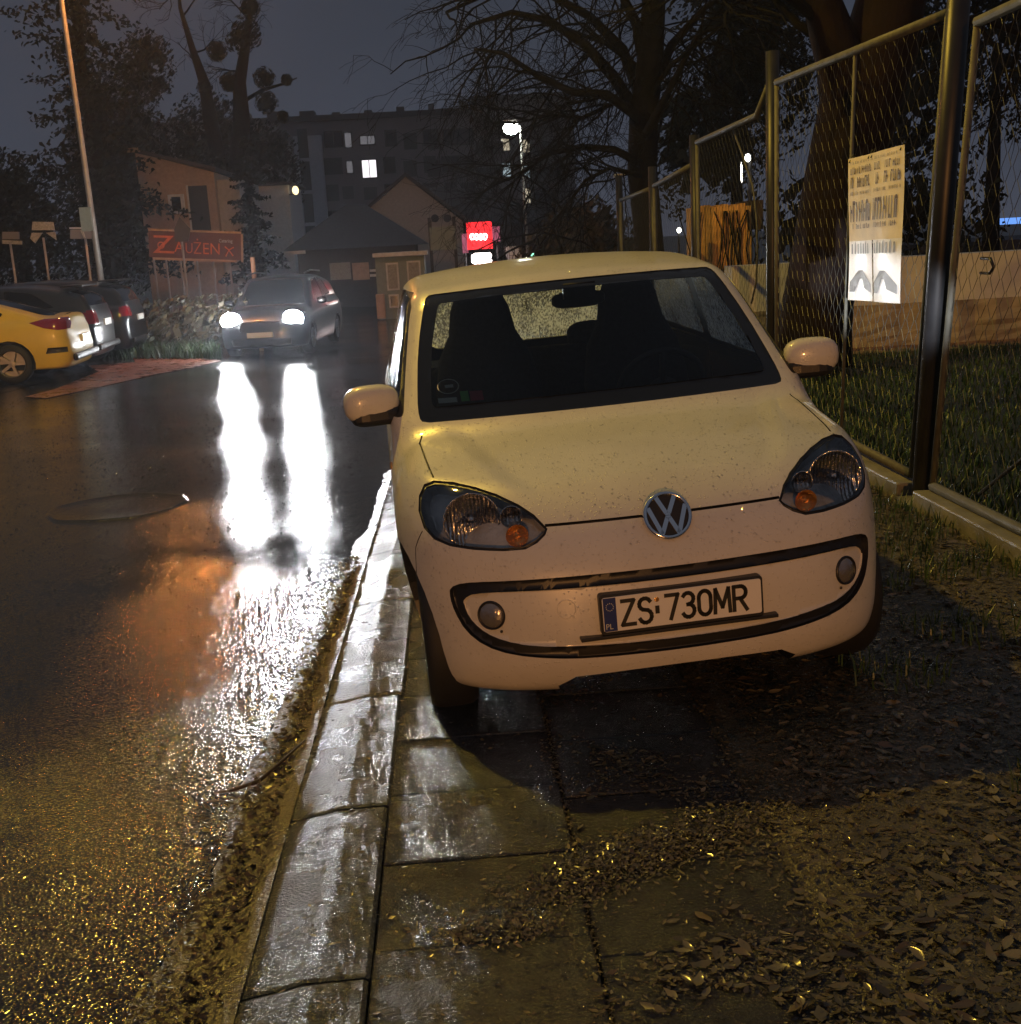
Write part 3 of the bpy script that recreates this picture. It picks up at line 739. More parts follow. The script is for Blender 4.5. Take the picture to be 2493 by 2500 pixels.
# kerb: stones laid end to end, bevelled towards the road, 30 cm wide
b = MB(); y = -3.2
kj = [-3.2, -2.35, -1.5, -.65, .2, 1.05, 1.48, 2.32, 3.14, 4.0, 5.18, 6.1, 7.1, 8.1, 9.1, 10.1, 11.1, 12.1, 13.1, 14.1, 15.1, 16.1, 17.1, 18.1, 19.1, 20.1, 21.1, 22.1, 23.1, 24.1]
for i in range(len(kj)-1):
    y0, y1 = kj[i]+.004, kj[i+1]-.004
    dx = .02*sstep(2, 7, (y0+y1)/2)*2; t = rng.uniform(-.0015, .0015)
    prof = [(-.60, -.30), (-.575, -.047), (-.566, -.034), (-.552, -.026), (-.432, -.004), (-.412, .002), (-.278, .005), (-.268, -.002), (-.266, -.30)]
    vs = []; m = len(prof); seg = 7
    for k in range(seg+1):
        yy = y0+(y1-y0)*(0, .012, .25, .5, .75, .9, .988, 1)[k]; g = gz(-.4, yy)
        edge = -.004 if k in (0, seg) else 0
        for j, (px, pz) in enumerate(prof): vs.append((px+dx+.0022*yy, yy, pz+g+t+(edge if 2 <= j <= 7 else 0)+rng.uniform(-.0004, .0004)*(1 if 1 < j < 8 else 0)))
    fs = [(k*m+j, k*m+j+1, (k+1)*m+j+1, (k+1)*m+j)[::-1] for k in range(seg) for j in range(m-1)]
    fs += [tuple(range(m)), tuple(seg*m+j for j in range(m-1, -1, -1))]
    b.add(vs, fs)
tag(b.build('kerb', 'kerb_stone', None, smooth=False), kind='structure')
# pavement slabs, two across
b = MB()
ys1 = [-3.0+.39*i for i in range(60)]
for c, (xa, xb, off) in enumerate(((-.262, .238, -.04), (.246, .758, -.13))):
    for i, yy in enumerate(ys1):
        y0, y1 = yy+off+.003, yy+off+.39-.003
        if y0 > 20: break
        z = rng.uniform(-.003, .003); tx, ty = rng.uniform(-.006, .006), rng.uniform(-.006, .006); e = .004
        if c == 0: x0, x1 = xa+.0022*y0, xb
        else: x0, x1 = xa, xb
        g = lambda x, y: gz(.2, y)+z+tx*(x-(x0+x1)/2)+ty*(y-(y0+y1)/2)
        vs = [(x0, y0, -.12+gz(.2, y0)), (x1, y0, -.12+gz(.2, y0)), (x1, y1, -.12+gz(.2, y1)), (x0, y1, -.12+gz(.2, y1))]
        vs += [(x, y, g(x, y)-e) for x, y in ((x0, y0), (x1, y0), (x1, y1), (x0, y1))]
        vs += [(x, y, g(x, y)) for x, y in ((x0+e, y0+e), (x1-e, y0+e), (x1-e, y1-e), (x0+e, y1-e))]
        b.add(vs, [(0,1,5,4),(1,2,6,5),(2,3,7,6),(3,0,4,7),(4,5,9,8),(5,6,10,9),(6,7,11,10),(7,4,8,11),(8,9,10,11)])
tag(b.build('pavement', 'paving', None), kind='structure')
# uneven soil verge between the pavement and the fence, running over the slabs in places
from mathutils import noise as mnoise
def verge_z(x, y):
    n = mnoise.noise(Vector((x*2.2, y*2.2, 3)))*.5+mnoise.noise(Vector((x*6, y*6, 7)))*.3+mnoise.noise(Vector((x*17, y*17, 1)))*.22
    e = sstep(.62, 1.0, x+.16*mnoise.noise(Vector((x*2, y*2.5, 0)))+.06*mnoise.noise(Vector((x*9, y*9, 5))))
    return gz(x, y)-.022+e*(.026+.025*n)+.02*sstep(1.9, 2.3, x)-.05*sstep(2.35, 2.6, x)
sheet('verge', 'soil', lin(.60, 2.75, 72), lin(1.0, 12, 260), 0, zf=verge_z)
sheet('far_verge', 'soil', lin(.60, 2.75, 12), lin(12, 30, 30), -.004, zf=verge_z)
sheet('lawn', 'turf', lin(2.72, 16, 24), lin(2.5, 14.8, 26), .02)
# gutter mud along the kerb
b = MB(); vs = []; ny = 120; nx = 9
def gw(y): return .16+.16*max(0, mnoise.noise(Vector((0, y*1.3, 9)))+.35)+.12*(1-sstep(2.0, 3.4, y))-.14*sstep(4.5, 7, y)
for j in range(ny):
    yy = .6+8.4*j/(ny-1)
    for i in range(nx):
        t = i/(nx-1); x = -.548+.0022*yy+.04*sstep(2, 7, yy)-t*max(.02, gw(yy)+.03*mnoise.noise(Vector((i, yy*9, 0))))
        h = (1-t)**1.6*.024+.005*mnoise.noise(Vector((x*22, yy*22, 2)))*(1-t)
        vs.append((x, yy, gz(x, yy)-.045+.004*(1-t)+h-.002-.006*sstep(.75, 1, t)))
b.add(vs, [(j*nx+i, (j+1)*nx+i, (j+1)*nx+i+1, j*nx+i+1)[::-1] for j in range(ny-1) for i in range(nx-1)])
tag(b.build('gutter_mud', 'mud', None, smooth=True), kind='structure')
# round repair patch in the road: a slightly raised disc with a rough rim
pc = gnd(285, 1222); b = MB(); n = 60; vs = []; rings = [(0, .004), (.5, .0035), (.88, .003), (.97, .009), (1.0, .009), (1.03, -.002)]
for r, z in rings:
    for k in range(n):
        a = 2*math.pi*k/n; q = 1+.02*math.sin(5*a)+.012*math.sin(11*a+1)
        x, yy = pc.x+.46*r*q*math.cos(a), pc.y+.50*r*q*math.sin(a); vs.append((x, yy, gz(x, yy)-.045+z))
b.add(vs, [(i*n+k, i*n+(k+1) % n, (i+1)*n+(k+1) % n, (i+1)*n+k)[::-1] for i in range(len(rings)-1) for k in range(n)])
tag(b.build('road_repair', 'wet_asphalt', None, smooth=True), kind='structure')
# reddish flat patch on the ground in front of the parked cars
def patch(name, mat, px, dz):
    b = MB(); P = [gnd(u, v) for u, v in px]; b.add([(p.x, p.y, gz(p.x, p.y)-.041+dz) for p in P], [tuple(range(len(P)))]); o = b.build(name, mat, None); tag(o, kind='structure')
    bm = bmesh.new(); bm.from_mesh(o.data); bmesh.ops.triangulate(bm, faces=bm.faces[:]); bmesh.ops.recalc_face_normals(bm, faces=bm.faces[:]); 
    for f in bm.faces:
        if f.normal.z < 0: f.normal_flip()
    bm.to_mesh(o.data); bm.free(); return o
patch('reddish_patch', 'reddish_wetstone', [(60, 962), (130, 945), (240, 902), (215, 888), (330, 880), (320, 862), (400, 860), (470, 868), (540, 876), (470, 892), (380, 908), (300, 926), (200, 948), (110, 966)], .006)

# ------------------------------------------------------------------ loose stuff on the ground
def leaves(name, mat, pts, smin, smax_, curl=.5):
    b = MB()
    for (x, y, z) in pts:
        s = rng.uniform(smin, smax_); a = rng.uniform(0, 6.28); w = s*rng.uniform(.35, .6); tl = rng.uniform(-curl, curl); rl = rng.uniform(-curl, curl)
        ca, sa = math.cos(a), math.sin(a); up = s*rng.uniform(.0, .5)*min(1, curl+.1)
        def P(u, v, h): return (x+u*ca-v*sa, y+u*sa+v*ca, z+h+u*tl*.5+v*rl)
        b.add([P(-s*.5, 0, 0), P(-s*.1, -w*.5, up*.6), P(s*.5, 0, up), P(s*.05, w*.5, up*.5), P(0, 0, up*.15)], [(0, 1, 4), (1, 2, 4), (2, 3, 4), (3, 0, 4)])
    o = b.build(name, mat, None); tag(o, kind='stuff'); return o
def real_leaves(name, mat, pts, smin, smax_):
    """leaves with a midrib, an uneven margin and a curled tip, lying at odd angles"""
    b = MB()
    for (x, y, z) in pts:
        s = rng.uniform(smin, smax_); a = rng.uniform(0, 6.28); w = s*rng.uniform(.28, .5); ca, sa = math.cos(a), math.sin(a)
        tl, rl, cu, fo = rng.gauss(0, .14), rng.gauss(0, .18), rng.uniform(-.1, .55), rng.uniform(-.1, .5)
        vs = []
        for i, (t, ww) in enumerate(((0, .05), (.22, .75), (.45, 1.0), (.68, .7), (.86, .35), (1, .04))):
            h0 = s*(cu*(t-.45)**2+tl*(t-.5)*.5)
            for sd in (-1, 0, 1):
                k = ww*rng.uniform(.8, 1.2); v = sd*w*.5*k; u = (t-.5)*s+(0 if not sd else rng.uniform(-.05, .05)*s); h = h0+abs(v)*fo+v*rl
                vs.append((x+u*ca-v*sa, y+u*sa+v*ca, z+h+.001))
        b.add(vs, [(i*3+j, i*3+j+1, i*3+j+4, i*3+j+3) for i in range(5) for j in range(2)])
    o = b.build(name, mat, None, smooth=True); tag(o, kind='stuff'); return o
def top(x, y): return max(verge_z(x, y), .002+gz(x, y)) if x > .6 else gz(x, y)+.004
def strewn(n):
    pts = []
    while len(pts) < n:
        x, y = rng.uniform(.2, 2.62), 1.7+6.5*rng.random()**1.7
        dens = sstep(.56, .95, x+.35*mnoise.noise(Vector((x*1.5, y*1.5, 4))))
        dens *= .55+.45*sstep(-.25, .25, mnoise.noise(Vector((x*3.3, y*3.3, 31))))
        dens = max(dens, .85*sstep(.18, .45, mnoise.noise(Vector((x*2.1, y*2.6, 12)))+.12*(x-.2)))
        dens = max(dens, .8*sstep(.0, .25, mnoise.noise(Vector((x*3.1, y*3.4, 77)))+.55*(x-.35)-.35*max(0, y-2.5)))
        if x < .35: dens *= .25
        if rng.random() > dens: continue
        pts.append((x, y, top(x, y)+rng.uniform(-.003, .007)))
    return pts
leaves('leaf_mulch', 'litter', strewn(80000), .004, .018, .18)
real_leaves('fallen_leaves', 'litter', strewn(7000), .014, .042)
pts = [p for p in strewn(9000) if p[0] > .9 or p[1] < 2.5][:4200]
real_leaves('curled_leaves', 'litter', [(x, y, z+.005) for x, y, z in pts], .026, .062)
leaves('straw_bits', 'straw', strewn(5000), .010, .035, .12)
# the heap of soaked litter drifted over the joint between the slabs
pts = []
for _ in range(5200):
    a = rng.gauss(0, 1); c = rng.gauss(0, 1); x = .42+.16*a+.10*c; y = 2.98-.22+.05*a+.10*c
    if -.2 < x < 1.0: pts.append((x, y, gz(x, y)+.003+max(0, .012-.01*(a*a+c*c)*.3)*rng.random()))
for _ in range(800):
    pts.append((.02+rng.gauss(0, .075), 2.46+rng.gauss(0, .032), .006+rng.random()*.004))
leaves('leaf_drift', 'litter', pts, .004, .020, .6)
pts = []
for _ in range(650):
    x, y = rng.uniform(-.26, .8), 1.7+3.2*rng.random(); pts.append((x, y, gz(x, y)+.005))
for _ in range(120):
    x, y = rng.uniform(-.55, -.28), 1.7+4*rng.random(); pts.append((x, y, gz(x, y)+.006))
leaves('scattered_debris', 'straw', pts, .005, .020, .3)
pts = []
for _ in range(4200):
    y = .9+5.2*rng.random()**1.3; x = -.58+.04*sstep(2, 7, y)-abs(rng.gauss(0, .42))*gw(y); pts.append((x, y, gz(x, y)-.036+.014*rng.random()))
leaves('gutter_debris', 'straw', pts, .006, .030, .8)
# moss and grit in the joints
pts = []
for _ in range(1500):
    y = 1.6+3.4*rng.random(); x = .242+rng.gauss(0, .006)+.0*y; pts.append((x, y, gz(x, y)+.001))
for _ in range(500):
    y = 1.9+1.9*rng.random(); x = .762+rng.gauss(0, .010); pts.append((x, y, max(top(x, y), .002)))
leaves('joint_moss', 'straw', pts, .004, .012, .6)
# rain standing as drops on the stones and the litter
b = MB()
def drop(x, y, z, r):
    n = 6; vs = [(x+r*math.cos(2*math.pi*k/n), y+r*math.sin(2*math.pi*k/n), z) for k in range(n)]+[(x+.72*r*math.cos(2*math.pi*k/n), y+.72*r*math.sin(2*math.pi*k/n), z+.34*r) for k in range(n)]+[(x, y, z+.5*r)]
    b.add(vs, [(k, (k+1) % n, n+(k+1) % n, n+k) for k in range(n)]+[(n+k, n+(k+1) % n, 2*n) for k in range(n)])
for _ in range(5200):
    x, y = rng.uniform(-.26, .76), 1.8+3.3*rng.random()**1.3
    if mnoise.noise(Vector((x*3, y*4, 40)))+.25*(.25-x) < -.05: continue
    drop(x, y, gz(.2, y)+.0035, rng.choice((.0022, .003, .004, .006)))
for _ in range(1500):
    y = 1.8+4*rng.random(); x = rng.uniform(-.40, -.28)+.0022*y; drop(x, y, gz(x, y)+.0042, rng.choice((.002, .003, .004)))
for _ in range(7000):
    x, y = rng.uniform(-6, -.75), 2.0+15*rng.random()**2; drop(x, y, gz(x, y)-.0445, rng.choice((.003, .004, .005, .006))*(1+.06*min(y, 9)))
for x, y, z in strewn(3500): drop(x, y, z+.008, rng.choice((.002, .003, .004)))
tag(b.build('rain_drops', 'lens_glass', None, smooth=True), kind='stuff')
# grass
def blades(name, pts, hmin, hmax, w=.0035):
    b = MB()
    for (x, y, z) in pts:
        h = rng.uniform(hmin, hmax); a = rng.uniform(0, 6.28); l = rng.uniform(.1, .8)*h; dx, dy = math.cos(a), math.sin(a)
        p0 = Vector((x, y, z)); p1 = p0+Vector((dx*l*.35, dy*l*.35, h*.6)); p2 = p0+Vector((dx*l, dy*l, h)); s = Vector((-dy, dx, 0))*w
        b.add([p0-s, p0+s, p1+s*.7, p1-s*.7, p2], [(0, 1, 2, 3), (3, 2, 4)])
    o = b.build(name, 'grass_blade', None); tag(o, kind='stuff'); return o
pts = []
while len(pts) < 2600:
    x, y = rng.uniform(1.3, 2.65), rng.uniform(2.2, 7.5)
    if mnoise.noise(Vector((x*2.5, y*2.5, 20)))+.35*sstep(1.6, 2.4, x) > .22: pts.append((x, y, verge_z(x, y)-.005))
blades('verge_grass', pts, .03, .11)
pts = [(x, y, gz(x, y)+.015) for x, y in ((2.75+8*rng.random()**1.4, 4.6+10*rng.random()) for _ in range(26000))]
blades('lawn_grass', pts, .04, .10, .007)
pts = []
for _ in range(5200):
    u, v = rng.uniform(250, 540), rng.uniform(800, 872); p = gnd(u, v)
    if p.y > 40: continue
    pts.append((p.x, p.y, gz(p.x, p.y)-.06))
blades('roadside_grass', pts, .15, .42, .018)

def twig(label, pts, r):
    b = MB(); b.tube(pts, r, 6); o = b.build('twig', 'wood_dark', None, smooth=True); tag(o, label, 'twig'); return o
def gl(u, v, dz): p = gnd(u, v); return Vector((p.x, p.y, gz(p.x, p.y)-.045+dz))
twig('dark forked twig lying in the gutter against the kerb', [gl(520, 1912, .012), gl(570, 1908, .018), gl(630, 1890, .022), gl(690, 1845, .03), gl(745, 1800, .035)], [.003, .006, .007, .005, .003])
twig('thin pale straight twig below the darker one in the gutter', [gl(490, 1930, .010), gl(545, 1932, .012), gl(610, 1945, .010)], [.002, .003, .002])

# ------------------------------------------------------------------ fence on the right
FEN = 2.60
fence = empty('mesh_fence', (FEN, 6.4, 0)); tag(fence, 'tall galvanized steel frame fence with diamond wire mesh along the verge', 'fence')
def inv(o):
    if o.parent == fence: o.matrix_parent_inverse = Matrix.Translation(-Vector((FEN, 6.4, 0)))
    return o
postY = [(6.42, 6.05, 0, 3.0, .056), (9.50, 9.48, 0, 2.86, .052), (12.40, 12.40, -.06, 2.5, .05), (14.95, 14.9, -.1, 2.35, .05), (17.7, 17.7, -.15, 2.4, .05), (3.3, 3.2, 0, 3.0, .056)]
for yb, yt, zb, zt, r in postY:
    b = MB(); b.tube([(FEN, yb, zb-.1), (FEN, (yb+yt)/2, (zb+zt)/2), (FEN, yt, zt)], r, 14); inv(b.build('post', 'dark_steel', fence, smooth=True))
def panel(c0, c1, zt0, zt1, zb0, zb1, mid=None, jog=None):
    """framed panel between two posts; c = (y at the bottom, y at the top) of its two uprights"""
    fr = MB(); a0, a1, b0, b1 = Vector((FEN, c0[0], zb0)), Vector((FEN, c0[1], zt0)), Vector((FEN, c1[0], zb1)), Vector((FEN, c1[1], zt1))
    fr.tube([a0, a1], .020, 8); fr.tube([b0, b1], .020, 8)
    topl = [a1]+([Vector((FEN, *jog))] if jog else [])+[b1]
    fr.tube(topl, .027, 8); fr.tube([a0+Vector((0, 0, .0)), b0], .028, 6)
    f = inv(fr.build('panel_frame', 'galv', fence, smooth=True))
    if mid is not None:
        m = MB(); p = a0.lerp(b0, mid); q = a1.lerp(b1, mid); m.tube([p, q], .012, 6); inv(m.build('middle_bar', 'galv', f, smooth=True))
    # diamond mesh: zigzag wires, each running up the panel and hooked into its neighbour
    w = MB(); L = abs(b0.y-a0.y); n = max(4, int(L/.062)); hgt = (zt0+zt1-zb0-zb1)/2; k = int(hgt/.062)
    for i in range(n):
        pts = []
        for j in range(k+1):
            s = (i+((j+i) % 2))/n; s = min(max(s, .004), .996); t = j/k
            lo = a0.lerp(b0, s); hi = a1.lerp(b1, s)
            if jog:
                jt = (jog[0]-a1.y)/(b1.y-a1.y); hi.z = (zt0+(jog[1]-zt0)*s/jt) if s < jt else (jog[1]+(zt1-jog[1])*(s-jt)/(1-jt))
            p = lo.lerp(hi, t); p.x += .004*(1 if (i+j) % 2 else -1); pts.append(p)
        w.tube(pts, .0018, 3, False)
    inv(w.build('wire_mesh', 'wire', f))
panel((6.56, 6.22), (9.38, 9.36), 2.55, 2.62, .13, .17, mid=.44)
panel((3.45, 3.35), (6.26, 5.88), 2.50, 2.45, .12, .12)
panel((9.62, 9.60), (12.28, 12.28), 2.62, 2.42, .15, .08, jog=(9.95, 2.44))
panel((12.52, 12.52), (14.85, 14.8), 2.22, 2.12, .05, .02)
panel((15.05, 15.0), (17.6, 17.6), 2.10, 2.05, 0, -.05)
b = MB()
for y0, y1 in ((3.2, 6.30), (6.52, 9.4), (9.6, 12.3), (12.5, 14.9)):
    b.box((FEN-.10, y0, -.22+gz(FEN, y0)), (FEN+.06, y1, .095+gz(FEN, y0)))
inv(b.build('plinth', 'concrete', fence, bevel=.012))
b = MB(); b.box((FEN-.13, 6.30, -.2), (FEN+.1, 6.52, .02)); inv(b.build('footing', 'concrete', fence, bevel=.02))
b = MB(); b.tube([(FEN+.02, 5.80, 1.35), (FEN+.02, 5.70, 1.35), (FEN+.02, 5.66, 1.31), (FEN+.02, 5.70, 1.28), (FEN+.02, 5.80, 1.28)], .008, 6); inv(b.build('latch', 'dark_steel', fence, smooth=True))
b = MB(); b.tube([(FEN+.03, 5.75, .18), (FEN+.03, 4.6, .86)], .010, 6); inv(b.build('brace', 'dark_steel', fence, smooth=True))

# ------------------------------------------------------------------ notice hung on the fence, in two sleeves side by side
MT['poster'] = simple('poster', (.76, .66, .43), .45, var=.12, nscale=6)
MT['poster_pale'] = simple('poster_pale', (.82, .81, .82), .3, var=.06, nscale=6)
MT['poster_ink'] = simple('poster_ink', (.16, .13, .10), .5)
MT['poster_grey'] = simple('poster_grey', (.22, .23, .25), .4)
px0 = FEN-.045; pa, pb = 7.56, 6.66
def PP(s, t, d=0.):  # s along the notice from far to near, t from bottom to top
    y = pa+(pb-pa)*s; zb = 1.075+.02*s; zt = 1.94+.015*s
    return (px0-d+.012*math.sin(s*math.pi*2.0)+.006*math.sin(t*5+s*4), y, zb+(zt-zb)*t)
poster = empty('notice', (px0, 7.1, 1.5)); tag(poster, 'long weathered two column notice in plastic sleeves tied to the mesh fence', 'notice')
def pinv(o): o.matrix_parent_inverse = Matrix.Translation(-Vector((px0, 7.1, 1.5))); return o
def grid(s0, s1, t0, t1, ns, nt_, d):
    b = MB(); vs = [PP(s0+(s1-s0)*i/ns, t0+(t1-t0)*j/nt_, d) for j in range(nt_+1) for i in range(ns+1)]
    b.add(vs, [(j*(ns+1)+i, j*(ns+1)+i+1, (j+1)*(ns+1)+i+1, (j+1)*(ns+1)+i) for j in range(nt_) for i in range(ns)]); return b
o = pinv(grid(0, 1, .42, 1, 16, 10, 0).build('sheet', 'poster', poster, smooth=True))
for s0, s1 in ((.0, .47), (.50, 1.0)):
    pinv(grid(s0, s1, 0, .42, 8, 8, 0).build('sleeve', 'poster_pale', poster, smooth=True))
b = MB(); rr = random.Random(3)
def letters(t0, t1, s0, s1, w=.018, gap=.007, word=.18):
    s = s0
    while s < s1:
        ww = w*rr.uniform(.6, 1.1)
        if rr.random() > word and s+ww < s1:
            h = rr.choice((1, 1, .95, .8)); k = rr.random()
            q = [(s, t0), (s+ww*.35, t0), (s+ww*.35, t0+(t1-t0)*h), (s, t0+(t1-t0)*h)]
            b.add([PP(a, c, .004) for a, c in q], [(0, 1, 2, 3)])
            if k > .3:
                c0 = t0+(t1-t0)*rr.choice((0, .42, .82)); q = [(s+ww*.3, c0), (s+ww, c0), (s+ww, c0+(t1-t0)*.18), (s+ww*.3, c0+(t1-t0)*.18)]
                b.add([PP(a, c, .0045) for a, c in q], [(0, 1, 2, 3)])
            if k > .6:
                q = [(s+ww*.7, t0), (s+ww, t0), (s+ww, t0+(t1-t0)*.8), (s+ww*.7, t0+(t1-t0)*.8)]; b.add([PP(a, c, .0048) for a, c in q], [(0, 1, 2, 3)])
        s += ww+gap
for t0, t1, w in ((.955, .975, .010), (.885, .935, .026), (.79, .865, .034), (.74, .765, .012)):
    letters(t0, t1, .05, .45, w); letters(t0, t1, .5, .96, w)
letters(.555, .70, .04, .44, .045, .012, .08); letters(.555, .70, .50, .95, .045, .012, .08)
letters(.505, .54, .05, .43, .022); letters(.505, .54, .52, .93, .022)
pinv(b.build('printed_text', 'poster_ink', poster))
b = MB()
for s0, s1 in ((.03, .44), (.52, .97)):
    w = s1-s0; q = [(s0, .06), (s0+w*.2, .06), (s0+w*.42, .155), (s0+w*.52, .155), (s0+w*.62, .09), (s0+w*.98, .06), (s0+w*.98, .12), (s0+w*.55, .215), (s0+w*.35, .215), (s0, .13)]
    b.add([PP(a, c, .004) for a, c in q], [tuple(range(len(q)))])
    for k in range(7):
        s = s0+w*(.05+.13*k); b.add([PP(a, c, .004) for a, c in ((s, .33), (s+w*.06, .33), (s+w*.05, .40+.02*(k % 2)), (s+w*.01, .40))], [(0, 1, 2, 3)])
pinv(b.build('printed_shapes', 'poster_grey', poster))
for s in (.03, .36, .42, .95):
    b = MB(); b.tube([PP(s, .97, .006), PP(s+.005, 1.03, -.02)], .004, 5); pinv(b.build('cable_tie', 'black_plastic', poster))

# ------------------------------------------------------------------ trees
def branch_tree(name, base, limbs, depth, label, cat, seedv, spread=.55, droop=0., shrink=.68, twigmat='twig', barkm='bark', seg=5, group=None, minr=.0035, kids_n=(3, 5), gnarl=.18):
    """bare tree: thick limbs are the trunk part, everything finer is the crown part"""
    rg = random.Random(seedv); T = MB(); C = MB(); root = empty(name, base); tag(root, label, cat, group)
    base = Vector(base)
    def grow(p, d, L, r, lv):
        pts = [p]; rad = [r]; q = p.copy(); dd = d.normalized(); n = seg if lv < 3 else 4
        for i in range(n):
            dd = (dd+Vector((rg.gauss(0, gnarl), rg.gauss(0, gnarl), rg.gauss(0, gnarl)-droop*(lv > 0)*(i/n)))).normalized()
            q = q+dd*(L/n); pts.append(q.copy()); rad.append(max(minr*.7, r*(1-.62*(i+1)/n)))
        (T if lv < 1 else C).tube(pts, rad, 8 if lv < 2 else (5 if lv < 3 else 3), lv < 2)
        if lv >= depth: return
        for k in range(rg.randint(*kids_n)+(1 if lv >= 1 else 0)):
            t = rg.uniform(.35, 1.0); i = min(n-1, int(t*n)); pp = pts[i].lerp(pts[i+1], t*n-i); rr_ = max(minr, rad[i]*rg.uniform(.45, .7))
            ax = Vector((rg.gauss(0, 1), rg.gauss(0, 1), rg.gauss(0, .8))).normalized(); ndir = (dd+ax*spread*rg.uniform(.8, 1.9)).normalized()
            grow(pp, ndir, L*shrink*rg.uniform(.7, 1.1), rr_, lv+1)
    for pts, rad, kd in limbs:
        pts = [Vector(p) for p in pts]; T.tube(pts, rad, 12)
        for (t, d, L, r) in kd:
            i = min(len(pts)-2, int(t*(len(pts)-1))); pp = pts[i].lerp(pts[i+1], t*(len(pts)-1)-i); grow(pp, Vector(d), L, r, 1)
    for mb, nm, mt in ((T, 'trunk', barkm), (C, 'crown', twigmat)):
        o = mb.build(nm, mt, root, smooth=(nm == 'trunk')); o.matrix_parent_inverse = Matrix.Translation(-base)
    return root
def pix(u, v, Y): return at(u, v, Y)
# big tree right behind the fence with the notice: thick forked trunk
Y = 12.4
lb = [pix(1975, 880, Y), pix(1990, 800, Y), pix(2010, 640, Y), pix(2050, 470, Y), pix(2080, 320, Y), pix(2090, 230, Y)]
m0 = .0158
lw = [.46, .38, .34, .38, .38, .28]
L1 = [pix(2068, 420, Y), pix(2085, 260, Y), pix(2050, 140, Y-.1), pix(2005, 0, Y-.2), pix(1950, -220, Y-.3), pix(1890, -460, Y-.5)]
L2 = [pix(2055, 440, Y), pix(2095, 270, Y), pix(2150, 110, Y), pix(2190, -60, Y), pix(2230, -260, Y+.2), pix(2260, -500, Y+.3)]
kd1 = [(t, (rng.uniform(-1, .4), rng.uniform(-.6, .4), rng.uniform(-.1, .6)), rng.uniform(1.6, 3.0), rng.uniform(.04, .08)) for t in (.3, .5, .65, .8, .95, 1.0)]
kd2 = [(t, (rng.uniform(-.3, 1), rng.uniform(-.6, .6), rng.uniform(-.1, .6)), rng.uniform(1.6, 3.0), rng.uniform(.04, .08)) for t in (.35, .5, .65, .8, .95, 1.0)]
branch_tree('bare_tree', (lb[0].x, lb[0].y, 0), [(lb, lw, []), (L1, [.34, .33, .24, .18, .14, .10], kd1), (L2, [.36, .40, .37, .32, .26, .2], kd2)], 3, 'massive dark forked tree trunk close behind the wire fence and the notice', 'tree', 5, droop=.10, barkm='bark_red')
# spreading bare tree further back, limbs arching over to the left
Y = 19.5
tr = [pix(1590, 700, Y), pix(1582, 560, Y), pix(1568, 420, Y), pix(1572, 280, Y), pix(1590, 120, Y), pix(1600, -60, Y), pix(1610, -300, Y)]
def arc_limb(px, r0, Yv=Y):
    P = [pix(u, v, Yv) for u, v in px]; return (P, [r0*(1-.75*i/(len(P)-1)) for i in range(len(P))], [(t, ((P[-1]-P[0]).normalized().x*.5+rng.gauss(0, .5), rng.gauss(0, .5), rng.uniform(-1.0, .35)), rng.uniform(.9, 1.7), rng.uniform(.012, .022)) for t in lin(.15, 1.0, 22)])
limbs = [(tr, [.26, .23, .24, .23, .20, .17, .12], [(t, (rng.uniform(-.6, .6), rng.uniform(-.6, .6), .6), 2.2, .05) for t in (.5, .6, .7, .8, .9)])]
limbs += [arc_limb([(1570, 300), (1500, 190), (1430, 110), (1340, 50), (1250, 30), (1150, 60)], .11),
          arc_limb([(1572, 260), (1520, 120), (1440, 40), (1330, -20), (1200, -20), (1090, 30)], .10, Y+.6),
          arc_limb([(1566, 290), (1480, 230), (1400, 225), (1320, 190), (1230, 130), (1160, 120)], .085, Y-.5),
          arc_limb([(1566, 400), (1500, 365), (1420, 358), (1340, 375), (1290, 410), (1240, 440)], .07, Y-.3),
          arc_limb([(1575, 250), (1640, 110), (1720, 20), (1810, -40)], .10, Y+.4),
          arc_limb([(1575, 330), (1650, 190), (1700, 90), (1790, 40)], .07, Y-.4),
          arc_limb([(1568, 430), (1490, 410), (1430, 440), (1370, 520), (1300, 590)], .045, Y-.2),
          arc_limb([(1572, 240), (1500, 250), (1420, 290), (1350, 280), (1260, 300)], .05, Y+.2),
          arc_limb([(1580, 200), (1555, 60), (1500, -50), (1420, -120)], .11)]
branch_tree('bare_tree', (tr[0].x, tr[0].y, gz(3, Y)), limbs, 3, 'bare spreading tree with drooping twigs behind the white car, arching over the street lamp', 'tree', 9, spread=.75, droop=.22, shrink=.62, minr=.004, kids_n=(2, 4))

